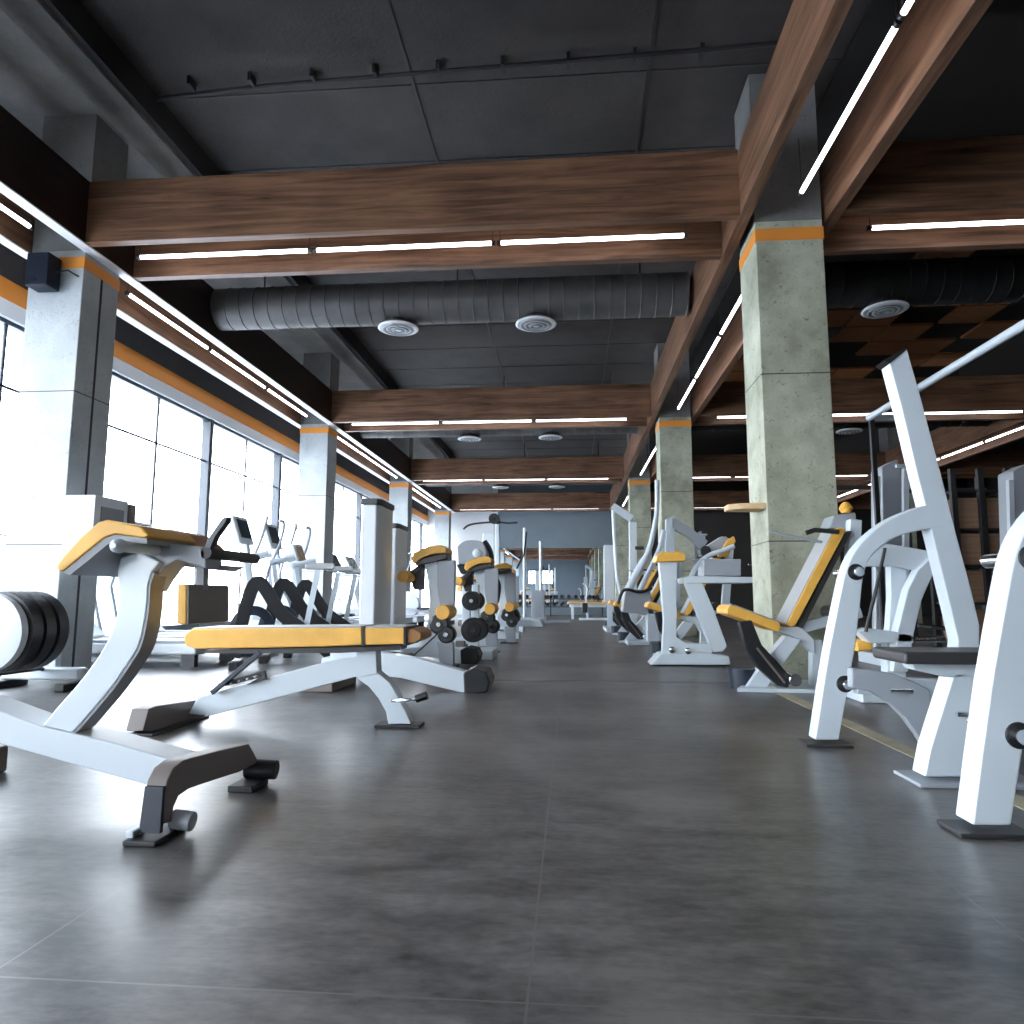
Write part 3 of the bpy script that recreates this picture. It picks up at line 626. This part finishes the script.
# --- cardio row by the windows
def treadmill(label):
    t = thing('treadmill', label, 'treadmill', (0, 0, 0))
    # runs along +x (user faces the window, -x)
    MB().box(-.9, .75, -.36, .36, .10, .2).build('deck', 'white2', t, bevel=.02)
    MB().box(-.6, .78, -.25, .25, .195, .21).build('belt', 'black', t)
    for sy in (-1, 1):
        MB().box(-.7, .75, sy*.31-.045, sy*.31+.045, .2, .225).build('side_rail', 'steel', t, bevel=.008)
        MB().bar([(-.62, sy*.36, .1), (-.78, sy*.36, .7), (-.66, sy*.36, 1.12)], .05, .09).build('upright', 'white', t, bevel=.01)
        MB().tube(smooth([(-.68, sy*.34, 1.08), (-.45, sy*.34, 1.0), (-.2, sy*.34, .98)]), .022, 10).build('handrail', 'steel', t)
        MB().box(.62, .74, sy*.33-.03, sy*.33+.03, 0, .1).build('foot', 'black', t)
    MB().prism([V(-.98, -.34, .1), V(-.5, -.34, .1), V(-.52, -.34, .22), V(-.7, -.34, .36), V(-.93, -.34, .34)], (0, .68, 0)).build('motor_hood', 'white2', t, bevel=.03)
    c = MB().prism([V(-.74, -.3, 1.08), V(-.6, -.3, 1.1), V(-.76, -.3, 1.42), V(-.82, -.3, 1.4)], (0, .6, 0)).build('console', 'white2', t, bevel=.03, seg=3)
    MB().prism([V(-.635, -.2, 1.16), V(-.628, -.2, 1.16), V(-.735, -.2, 1.38), V(-.742, -.2, 1.38)], (0, .4, 0)).build('screen', 'screen', c)
    MB().box(-.85, -.75, -.3, .3, 0, .1).build('front_foot', 'black', t)
    return t
tm = treadmill('white treadmill facing the windows, nearest in the window row'); tm.location = (-3.95, 6.2, 0)
for k, (x, y, l) in enumerate(((-3.95, 7.2, 'second'), (-3.75, 12.9, 'third'), (-3.75, 14., 'fourth'))):
    c = copy_tree(tm); c.location = (x, y, 0); c['label'] = f'white treadmill facing the windows, {l} from the front in the window row'
def elliptical(label):
    t = thing('elliptical_trainer', label, 'elliptical trainer', (0, 0, 0))
    MB().lathe((.0, -.1, .42), (0, 1, 0), [(0, .1), (.02, .3), (.18, .3), (.2, .1)], 32).build('flywheel_cover', 'white2', t)
    MB().bar([(-.55, 0, .08), (1.0, 0, .08)], .12, .08).build('base', 'white', t, bevel=.01)
    for xx in (-.55, .98): MB().box(xx-.05, xx+.05, -.32, .32, 0, .09).build('foot', 'dark', t, bevel=.01)
    MB().bar([(-.2, 0, .1), (-.35, 0, 1.25)], .09, .12).build('mast', 'white', t, bevel=.02)
    for sy in (-1, 1):
        MB().tube(smooth([(-.2, sy*.2, .3), (-.15, sy*.26, .9), (-.02, sy*.28, 1.25), (.04, sy*.26, 1.52), (.0, sy*.2, 1.56)]), .02, 8).build('moving_handle', 'steel', t)
        MB().bar([(-.1, sy*.2, .35), (.85, sy*.2, .25)], .06, .05).build('pedal_arm', 'steel', t, bevel=.006)
        MB().box(.3, .72, sy*.2-.08, sy*.2+.08, .33, .37).build('pedal', 'black', t, bevel=.012)
    c = MB().prism([V(-.42, -.2, 1.25), V(-.3, -.2, 1.24), V(-.42, -.2, 1.6), V(-.48, -.2, 1.58)], (0, .4, 0)).build('console', 'white2', t, bevel=.03)
    MB().prism([V(-.325, -.14, 1.32), V(-.318, -.14, 1.32), V(-.40, -.14, 1.55), V(-.407, -.14, 1.55)], (0, .28, 0)).build('screen', 'screen', c)
    return t
el = elliptical('white elliptical trainer between the treadmills and the spin bikes'); el.location = (-3.7, 8.4, 0)
for (x, y, l) in ((-3.7, 9.3, 'second'), (-3.6, 15.2, 'third')):
    c = copy_tree(el); c.location = (x, y, 0); c['label'] = f'white elliptical trainer in the window row, {l} from the front'
def spin_bike(label):
    t = thing('spin_bike', label, 'exercise bike', (0, 0, 0))
    MB().lathe((-.35, -.045, .34), (0, 1, 0), [(0, .15), (.0, .2), (.01, .24), (.08, .24), (.09, .2), (.09, .15)], 32, ring=True).build('flywheel', 'navy', t)
    MB().bar(smooth([(-.52, 0, .1), (-.42, 0, .6), (-.3, 0, .8), (-.05, 0, .5), (.25, 0, .3), (.5, 0, .1)]), .12, .13).build('frame', 'black', t, bevel=.015)
    for xx in (-.5, .5): MB().box(xx-.05, xx+.05, -.28, .28, 0, .07).build('foot', 'dark', t, bevel=.01)
    MB().bar([(.2, 0, .3), (.32, 0, .92)], .05, .06).build('seat_post', 'white', t)
    MB().prism([V(.18, -.05, .93), V(.5, -.12, .93), V(.5, .12, .93), V(.18, .05, .93)], (0, 0, .06)).build('saddle', 'vinyl', t, bevel=.02)
    MB().bar([(-.38, 0, .7), (-.44, 0, 1.0)], .05, .05).build('handle_post', 'white', t)
    MB().tube([(-.2, -.25, 1.08), (-.46, -.22, 1.02), (-.46, .22, 1.02), (-.2, .25, 1.08)], .022, 10).build('handlebar', 'white', t)
    for sy in (-1, 1): MB().box(-.05, .1, sy*.15-.05, sy*.15+.05, .3+sy*.1, .33+sy*.1).build('pedal', 'dark', t)
    return t
sb = spin_bike('black spin bike behind the long bench, front of three'); sb.location = (-2.46, 5.95, 0); sb.rotation_euler = (0, 0, .35); sb.scale = (.78, .8, .9)
for (x, y, l) in ((-2.48, 6.55, 'middle of three'), (-2.5, 7.15, 'rear of three')):
    c = copy_tree(sb); c.location = (x, y, 0); c['label'] = f'black spin bike behind the long bench, {l}'
tv = thing('media_console', 'white pedestal console showing a colourful screen left of the second window column', 'console', (-3.15, 7.85, 0))
MB().bar([(-3.1, 7.85, .05), (-3.15, 7.85, .95)], .1, .1).build('pedestal', 'white', tv, bevel=.02)
MB().box(-3.3, -3.0, 7.74, 7.98, 0, .05).build('base', 'white', tv, bevel=.01)
c = MB().prism([V(-3.2, 7.72, .92), V(-3.05, 7.72, .92), V(-3.14, 7.72, 1.2), V(-3.24, 7.72, 1.18)], (0, .26, 0)).build('head', 'white2', tv, bevel=.02)
MB().prism([V(-3.07, 7.75, .97), V(-3.06, 7.75, .97), V(-3.13, 7.75, 1.17), V(-3.14, 7.75, 1.17)], (0, .2, 0)).build('screen', mat('warm_picture', (.35, .2, .1), .3, noise=.8, nscale=14), c)
# low mat and box by the window
MB_ = MB().box(-3.55, -2.9, 5.9, 6.0, 0, 1.0)
MB_.bm.free()
# ------------------------------------------------------------------ right side
def rack():
    t = thing('olympic_bench_rack', 'large white barbell bench rack with curved frames at the right edge', 'weight rack', (1.3, 2.5, 0))
    y = 3.02
    leg = [(815, 740), (821, 700), (829, 650), (839, 600), (846, 570), (855, 551), (870, 534), (892, 518), (918, 507), (930, 505), (945, 505), (945, 528), (935, 528), (905, 534), (885, 544), (872, 556), (864, 575), (860, 610), (855, 650), (848, 690), (839, 740)]
    upr = [(889, 362), (907, 347), (922, 400), (940, 468), (957, 535), (972, 590), (980, 625), (980, 700), (985, 740), (958, 740), (956, 700), (958, 640), (951, 610), (935, 545), (915, 465), (902, 410)]
    L = trace(leg, y=y); U = trace(upr, y=y); LS = smooth_part(smooth_part(L, 11, 18), 2, 9)
    def frame(dy, nm):
        o3 = V(.03 if dy < -.5 else 0, dy, 0)
        f = MB().prism([p+o3 for p in LS], (0, .085, 0)).build('side_frame', 'white', t, bevel=.006)
        MB().prism([p+o3+V(0, .001, 0) for p in U], (0, .083, 0)).build('back_upright', 'white', t, bevel=.006)
        MB().prism([p+o3+V(0, -.004, 0) for p in trace([(889, 364), (905, 351), (908, 346.5), (884, 360)], y=y)], (0, .09, 0)).build('upright_cap', 'black', t)
        xl = L[0].x; b = MB(); b.box(xl-.04+o3.x, L[-1].x+.05+o3.x, y+dy-.02, y+dy+.1, 0, .012); b.build('foot_plate', 'dark', t, bevel=.003)
        xb = U[9].x; MB().prism([V(U[8].x, y+dy, .02), V(xb, y+dy, .02), V(xb, y+dy, at(950, 700, y=y).z), V(U[8].x, y+dy, at(950, 700, y=y).z)], (0, .08, 0)).build('upright_foot', 'white', t, bevel=.004)
        for (px, py) in ((856, 572), (845, 684)):
            p = at(px, py, y=y)+o3
            MB().tube([p+V(0, -.006, 0), p+V(0, .09, 0)], .034, 24).build('horn_collar', 'black', t, bevel=.004)
            MB().tube([p+V(0, -.22 if dy < -.5 else -.04, 0), p+V(0, .2, 0)], .021, 18).build('plate_horn', 'chrome', t, bevel=.003)
    frame(0, 'far'); frame(-1.07, 'near')
    # centre bench leg and seat
    yc = 2.46
    MB().prism(trace([(954, 674), (970, 672), (1016, 672), (1016, 777), (925, 777), (930, 750)], y=yc), (0, .09, 0)).build('bench_leg', 'white', t, bevel=.005)
    MB().box(1.10, 1.50, yc-.05, yc+.14, 0, .012).build('foot_plate', 'steel', t, bevel=.003)
    MB().prism(trace([(912, 664), (1100, 664), (1100, 690), (945, 677), (915, 670)], y=yc), (0, .08, 0)).build('bench_frame', 'white', t, bevel=.005)
    z = .408; xs = at(874, 655, y=2.6).x
    MB().box(xs, xs+1.1, 2.37, 2.62, z-.02, z+.02).build('bench_pad', 'dark', t, bevel=.012, seg=3)
    # curved cross plate between the frames and cross tube
    q = [(852, 668), (872, 670), (895, 674), (915, 682), (930, 690), (934, 745), (928, 752), (918, 735), (905, 718), (890, 703), (872, 692), (852, 688)]
    MB().prism(trace(q, y=2.85), (0, .05, 0)).build('brace_plate', 'steel', t, bevel=.006)
    for (px, py) in ((900, 691), (968, 714)):
        p = at(px, py, y=2.8 if px < 910 else 2.44); MB().tube([p+V(-.04, -.01, 0), p+V(.04, -.01, 0)], .009, 8).build('slot_pin', 'chrome', t)
    p0 = at(960, 700, y=y); MB().bar([(p0.x, 1.98, .22), (p0.x, 3.06, .22)], .07, .07, (0, 0, 1)).build('cross_tube', 'white', t, bevel=.005)
    p1 = at(845, 684, y=y); MB().bar([(p1.x+.03, 3.0, p1.z), (p0.x, 3.0, .24)], .05, .07).build('low_tube', 'white', t, bevel=.006)
    return t
rack()
# --- leg press style seat machine right of the aisle
def press(label):
    t = thing('seated_press_machine', label, 'gym machine', (1.35, 4.85, 0))
    s = MB().prism(trace([(727, 609), (730, 605), (736, 606), (780, 623), (781, 629), (778, 632), (727, 614)], y=4.72), (0, .34, 0)).build('seat', 'orange', t, bevel=.008)
    MB().prism(trace([(731, 604.5), (736, 605), (779, 621.5), (779, 623.5), (731, 606)], y=4.735), (0, .31, 0)).build('pad_face', 'vinyl', s)
    k = MB().prism(trace([(787, 624), (835, 530), (840, 527), (846, 529), (845, 533), (796, 625), (791, 627)], y=4.72), (0, .26, 0)).build('backrest', 'orange', t, bevel=.006)
    MB().prism(trace([(785.5, 623), (834, 529), (836, 529), (788, 624)], y=4.73), (0, .245, 0)).build('pad_face', 'vinyl', k, bevel=.002, label='grey vinyl front face')
    MB().prism(trace([(797, 625), (847, 531), (852, 531), (803, 628)], y=4.75), (0, .2, 0)).build('pad_board', 'dark', k)
    MB().prism(trace([(786, 636), (802, 639), (776, 674), (765, 691), (744, 691), (760, 668)], y=4.76), (0, .1, 0)).build('frame_strut', 'white', t, bevel=.006)
    MB().prism(trace([(775, 628), (800, 626), (815, 640), (815, 655), (800, 640)], y=4.8), (0, .09, 0)).build('seat_frame', 'white', t, bevel=.006)
    MB().prism(trace([(812, 640), (822, 640), (824, 690), (812, 690)], y=4.82), (0, .08, 0)).build('rear_post', 'white', t, bevel=.006)
    b = MB(); b.prism([at(737, 692, z=0), at(752, 682, z=0), at(830, 684, z=0), at(825, 694, z=0)], (0, 0, .025)); b.build('base_plate', 'white', t, bevel=.005)
    b = MB()
    b.prism(trace([(739, 622), (752, 620), (762, 645), (778, 662), (790, 676), (789, 688), (778, 686), (758, 668), (746, 650)], y=4.70), (0, .07, 0)); b.build('lever_cover', 'black', t, bevel=.01)
    MB().bar([at(757, 648, y=4.685), at(785, 683, y=4.685)], .012, .012).build('lever_stripe', 'brown', t)
    p = at(790, 678, y=4.75); MB().tube([p+V(0, -.12, 0), p+V(0, .2, 0)], .04, 16).build('pivot', 'chrome', t, bevel=.006)
    p = at(743, 670, y=4.9); MB().lathe((p.x, p.y, 0), (0, 0, 1), [(0, .08), (.0, .09), (.13, .1), (.13, .08)], 24).build('bumper', 'navy', t)
    MB().tube(trace([(770, 531), (785, 535), (822, 542)], y=4.76), .010, 8).build('side_handle', 'steel', t)
    MB().tube(trace([(806, 533), (815, 530), (839, 532)], y=4.7), .016, 10).build('hand_grip', 'black', t, bevel=.003)
    MB().prism(trace([(829, 528), (834, 515), (856, 512), (858, 530)], y=4.9), (0, .2, 0)).build('head_block', 'steel', t, bevel=.012)
    p = at(846, 513, y=4.9); MB().lathe(p, (0, 0, 1), [(0, .03), (.03, .045), (.06, .03), (.075, .015)], 16).build('knob', 'orange', t, label='yellow knob')
    p = at(832, 612, y=4.85); MB().tube([p+V(0, -.1, 0), p+V(0, .1, 0)], .045, 16).build('hub', 'dark', t, bevel=.006)
    MB().bar([at(800, 628, y=4.85), at(860, 612, y=4.85)], .07, .07).build('rear_arm', 'white', t, bevel=.008)
    MB().bar([at(849, 615, y=4.86), at(854, 520, y=4.86)], .08, .08).build('back_mast', 'white', t, bevel=.008)
    return t
R3 = press('seated press machine with tilted orange edged backrest in front of the nearest right column')
for (dx, dy, l) in ((-.22, 2.75, 'second'), (-.43, 4.8, 'third'), (-.4, 6.8, 'fourth'), (-.4, 9.3, 'fifth')):
    dup(R3, dx, dy, f'seated press machine with orange edged backrest right of the aisle, {l} from the front')
# --- R4 frame with table and box
def r4():
    Y = 6.32; t = thing('hip_trainer', 'white trainer with upright post, yellow top pad and side platform with a box', 'gym machine', (1.1, 6.4, 0))
    MB().prism(trace([(650.5, 665), (661, 654), (700, 652), (729, 656), (731, 665)], y=Y), (0, .3, 0)).build('base', 'white', t, bevel=.01)
    MB().prism(trace([(659, 562), (677, 562), (677, 600), (676.5, 637), (686, 643), (712, 644), (712, 655), (662, 655), (664, 620)], y=Y+.02), (0, .1, 0)).build('post', 'white', t, bevel=.006)
    MB().prism(trace([(656, 562), (657, 556), (662, 552), (682, 552), (686, 555), (686, 561)], y=Y-.05), (0, .26, 0)).build('top_pad', 'orange', t, bevel=.01)
    MB().prism(trace([(683, 578), (688, 576), (753, 577), (753, 583), (685, 583)], y=Y), (0, .4, 0)).build('platform', 'white', t, bevel=.006)
    MB().prism(trace([(685, 583), (702.5, 583), (716, 615), (727, 646), (723, 652), (713, 652), (700, 620)], y=Y+.03), (0, .1, 0)).build('slanted_leg', 'white', t, bevel=.006)
    MB().prism(trace([(704, 559), (741, 559), (741, 576), (704, 576)], y=Y+.03), (0, .3, 0)).build('box', 'steel', t, bevel=.006)
    MB().tube(smooth(trace([(691, 577), (697, 566), (708, 556), (722, 551), (734, 546)], y=Y+.2)), .022, 10).build('curved_arm', 'white', t)
    MB().prism(trace([(700, 556), (708, 545), (722, 536), (732, 539), (736, 548), (725, 553)], y=Y+.35), (0, .14, 0)).build('head_cover', 'steel', t, bevel=.015)
    MB().prism(trace([(718, 556), (728, 540), (734, 536), (736, 541), (728, 557)], y=Y+.3), (0, .06, 0)).build('head_pad', 'orange', t, bevel=.008)
    p = at(706, 551, y=Y+.3); MB().tube([p, p+V(0, .15, 0)], .05, 16).build('hub', 'black', t, bevel=.006)
    for (x, y) in ((672, 650), (688, 651)):
        p = at(x, y, y=Y); MB().lathe(p+V(0, .02, 0), (0, -1, 0), [(0, .03), (.03, .028), (.035, .01)], 16).build('bolt', 'chrome', t)
    return t
r4()
# --- tall frames down the right row
def tall_frame(label):
    t = thing('plate_loaded_press', label, 'gym machine', (.9, 9.2, 0)); Y = 9.0
    MB().tube(smooth(trace([(628, 590), (636, 575), (648, 552), (654, 530), (657, 508), (657, 480)], y=Y)), [.05]*9+[.035]*9+[.03]*8, 10).build('curved_mast', 'white', t)
    MB().tube(smooth(trace([(640, 590), (650, 570), (660, 548), (664, 530)], y=Y+.15)), .035, 10).build('inner_arm', 'white', t)
    MB().prism(trace([(666, 519), (675, 515), (675, 560), (673, 645), (665, 645)], y=Y+.1), (0, .1, 0)).build('post', 'white', t, bevel=.006)
    MB().prism(trace([(672, 517), (690, 527), (708, 541), (703, 549), (686, 536), (672, 528)], y=Y+.1), (0, .09, 0)).build('slanted_arm', 'steel', t, bevel=.006)
    MB().tube(smooth(trace([(618, 604), (624, 590), (640, 592), (652, 588)], y=Y-.05)), .02, 8).build('front_handle', 'black', t)
    MB().prism(trace([(622, 612), (625, 590), (650, 590), (656, 616)], y=Y), (0, .3, 0)).build('body_cover', 'steel', t, bevel=.02)
    MB().box(.7, 1.5, 8.95, 9.4, 0, .05).build('base', 'white', t, bevel=.01)
    MB().box(.95, 1.1, 9.0, 9.2, .05, .45).build('lower_post', 'white', t, bevel=.01)
    return t
TF = tall_frame('tall white press with long curved mast in front of the second right column')
t = thing('power_rack', 'tall white squat frame with sloped top tube by the third right column', 'weight rack', (.9, 12.5, 0)); Y = 12.3
MB().prism(trace([(629.5, 522), (637, 522), (637, 640), (629.5, 640)], y=Y), (0, .14, 0)).build('front_post', 'white', t, bevel=.008)
MB().bar(trace([(612, 506), (632, 519)], y=Y), .13, .12).build('top_tube', 'white', t, bevel=.008)
MB().tube(smooth(trace([(613, 508), (614.5, 540), (617, 575), (622, 600), (628, 625)], y=Y)), .03, 8).build('front_bar', 'white', t)
MB().prism(trace([(604, 545), (613.5, 545), (615, 602), (604, 602)], y=Y+1.), (0, .16, 0)).build('rear_shroud', 'white2', t, bevel=.01)
MB().box(.6, 1.3, 12.3, 13.6, 0, .06).build('base', 'white', t, bevel=.01)
MB().bar([(.72, 13.35, .05), (.72, 13.35, .5)], .1, .1).build('rear_post', 'white', t)
p = at(638, 548, y=Y); MB().tube([p+V(-.05, 0, 0), p+V(.1, 0, 0)], .03, 12).build('hook', 'dark', t)
# shelf on the near column
tag(MB().prism([V(1.43, 5.22, 1.245), V(1.25, 5.24, 1.245), V(1.17, 5.3, 1.245), V(1.17, 5.42, 1.245), V(1.43, 5.46, 1.245)], (0, 0, .045)).build('wall_shelf', 'shelfwood', bevel=.006), 'small pale wooden shelf fixed to the window side of the nearest right column', 'shelf')
# --- rig with top rail
t = thing('pull_up_rig', 'steel rig with long pale blue top rail behind the barbell rack', 'weight rack', (2.7, 5.5, 0))
p0 = at(1060, 303, x=2.66); p1 = at(869, 418, x=2.66)
zr = (p0.z+p1.z)/2
MB().tube([(2.66, 3.0, zr), (2.66, p1.y, zr)], .03, 16).build('top_rail', 'white', t)
MB().tube([(2.66, p1.y, zr), (3.0, p1.y, zr)], .03, 12).build('cross_rail', 'white', t)
for (x, y) in ((2.68, p1.y), (2.66, 3.0)): MB().box(x-.02, x+.02, y-.02, y+.02, 0, zr).build('post', 'black', t, bevel=.004)
# --- machine seen through the rack
def behind_rack():
    Y = 4.3; t = thing('incline_press_frame', 'white press frame seen through the arch of the barbell rack', 'gym machine', (2., 4.4, 0))
    MB().prism(trace([(866, 566), (876, 546), (886, 543), (936, 552), (932, 566), (912, 570), (895, 566)], y=Y), (0, .1, 0)).build('top_plate', 'white', t, bevel=.006)
    MB().prism(trace([(890, 564), (907, 566), (907, 595), (903, 628), (896, 660), (884, 660), (889, 625), (891, 595)], y=Y+.05), (0, .07, 0)).build('curved_leg', 'white', t, bevel=.006)
    MB().prism(trace([(933, 556), (935, 570), (922, 600), (914, 634), (908, 672), (893, 672), (898, 630), (908, 590), (918, 570)], y=Y-.05), (0, .09, 0)).build('slanted_leg', 'white', t, bevel=.006)
    MB().prism(trace([(858, 632), (868, 628), (912, 634), (916, 643), (870, 643)], y=Y-.05), (0, .1, 0)).build('foot_bar', 'white', t, bevel=.008)
    MB().tube(trace([(914, 639), (944, 639)], y=Y-.08), .018, 10).build('horn', 'chrome', t)
    MB().tube(trace([(918, 625), (955, 630)], y=Y), .012, 8).build('rod', 'chrome', t)
    MB().tube(smooth(trace([(885, 548), (877, 585), (868, 622), (866, 632)], y=Y-.1)), .01, 8).build('cable', 'black', t)
    MB().prism(trace([(856, 642), (872, 640), (874, 650), (858, 652)], y=Y), (0, .2, 0)).build('seat_pad', 'orange', t, bevel=.01)
    x0 = at(884, 668, y=Y).x; MB().box(x0-.15, x0+.5, Y-.05, Y+.3, 0, .06).build('base', 'white', t, bevel=.01)
    MB().box(x0+.02, x0+.12, Y, Y+.09, .05, .3).build('lower_post', 'white', t)
    return t
behind_rack()
def tall_panels(label):
    Y = 6.6; t = thing('smith_machine', label, 'gym machine', (3.2, 6.7, 0))
    MB().prism(trace([(882, 467), (897, 459), (901, 470), (902, 520), (902, 660), (884, 660)], y=Y), (0, .25, 0)).build('shroud', 'steel', t, bevel=.01)
    for x0, x1, yt in ((875.5, 880.5, 476), (904, 909, 468)):
        MB().prism(trace([(x0, yt), (x1, yt), (x1+1, 655), (x0+1, 655)], y=Y-.1), (0, .05, 0)).build('guide_post', 'white', t)
    MB().bar(trace([(896, 466), (912, 466)], y=Y-.08), .04, .03).build('top_bar', 'white', t)
    a = at(876, 655, y=Y); b_ = at(912, 655, y=Y); MB().box(a.x, b_.x, Y-.15, Y+.4, 0, .1).build('base', 'white', t, bevel=.01)
    return t
SM = tall_panels('pale smith machine tower behind the barbell rack upright')
dup(SM, 1.32, .3, 'pale machine tower near the right edge, above the nearer rack frame')
dup(SM, .25, 4.2, 'distant pale machine tower deep in the dark right bay')
dup(SM, -.5, 7.0, 'distant pale machine tower just right of the nearest right column')
# black rig posts and plywood crates at the right
t = thing('storage_rack', 'black steel storage rack holding plywood boxes at the right', 'shelf unit', (5.1, 8.6, 0))
Y = 8.5
for px in (958, 986, 1014):
    a = at(px, 560, y=Y).x; MB().box(a-.03, a+.03, Y-.03, Y+.03, 0, 2.1).build('post', 'black', t); MB().box(a-.03, a+.03, Y+.55, Y+.61, 0, 2.1).build('post', 'black', t)
xa, xb = at(958, 560, y=Y).x, at(1014, 560, y=Y).x
for z in (.1, .55, .98, 1.4, 1.85): MB().box(xa, xb, Y, Y+.58, z-.03, z).build('shelf', 'black', t)
cr = None
for i, z in enumerate((.1, .55, .98, 1.4)):
    for j in range(2):
        if cr is None: cr = MB().box(-.14, .14, -.24, .24, 0, .36).build('plywood_box', 'crate', bevel=.005); o = cr
        else: o = cr.copy(); C.objects.link(o)
        o.location = (xa+.18+j*.34, Y+.28, z)
        tag(o, f"brown plywood box on the {('lowest','second','third','top')[i]} shelf of the black storage rack, {('left','right')[j]} side", 'box', 'plywood boxes on the storage rack')
for k, (x, y) in enumerate(((3.9, 10.2), (5.4, 10.6), (6.3, 8.2), (4.5, 14.5))):
    t = thing('squat_stand', f"dark squat stand in the dim right bay, {('beside the storage rack on its left','behind the storage rack','right of the storage rack','deepest')[k]}", 'weight rack', (x, y, 0))
    for sx in (-.5, .5):
        MB().box(x+sx-.035, x+sx+.035, y-.035, y+.035, 0, 2.2).build('post', 'dark', t, bevel=.005)
        MB().box(x+sx-.04, x+sx+.04, y-.5, y+.5, 0, .06).build('foot', 'dark', t)
    MB().bar([(x-.5, y, 2.15), (x+.5, y, 2.15)], .06, .06).build('top_bar', 'dark', t)
    MB().tube([(x-.95, y-.08, 1.25), (x+.95, y-.08, 1.25)], .016, 10).build('barbell', 'chrome', t)
# ------------------------------------------------------------------ world, colour management
w = bpy.data.worlds.new('sky'); SC.world = w; w.use_nodes = True
nt = w.node_tree; bg = nt.nodes['Background']
tc = nt.nodes.new('ShaderNodeTexCoord'); sp = nt.nodes.new('ShaderNodeSeparateXYZ'); r = nt.nodes.new('ShaderNodeValToRGB')
r.color_ramp.elements[0].position = .0; r.color_ramp.elements[0].color = (.95, .975, 1.0, 1)
r.color_ramp.elements[1].position = .8; r.color_ramp.elements[1].color = (.80, .89, 1.0, 1)
nt.links.new(tc.outputs['Generated'], sp.inputs[0]); nt.links.new(sp.outputs['Z'], r.inputs['Fac']); nt.links.new(r.outputs['Color'], bg.inputs['Color'])
bg.inputs['Strength'].default_value = 17.5
vs = SC.view_settings; vs.view_transform = 'Standard'; vs.look = 'None'; vs.exposure = 0; vs.gamma = 1; vs.use_curve_mapping = False
SC.cycles.use_denoising = True
SC.cycles.max_bounces = 10; SC.cycles.diffuse_bounces = 6; SC.cycles.glossy_bounces = 5; SC.cycles.transparent_max_bounces = 12
SC.cycles.sample_clamp_indirect = 8
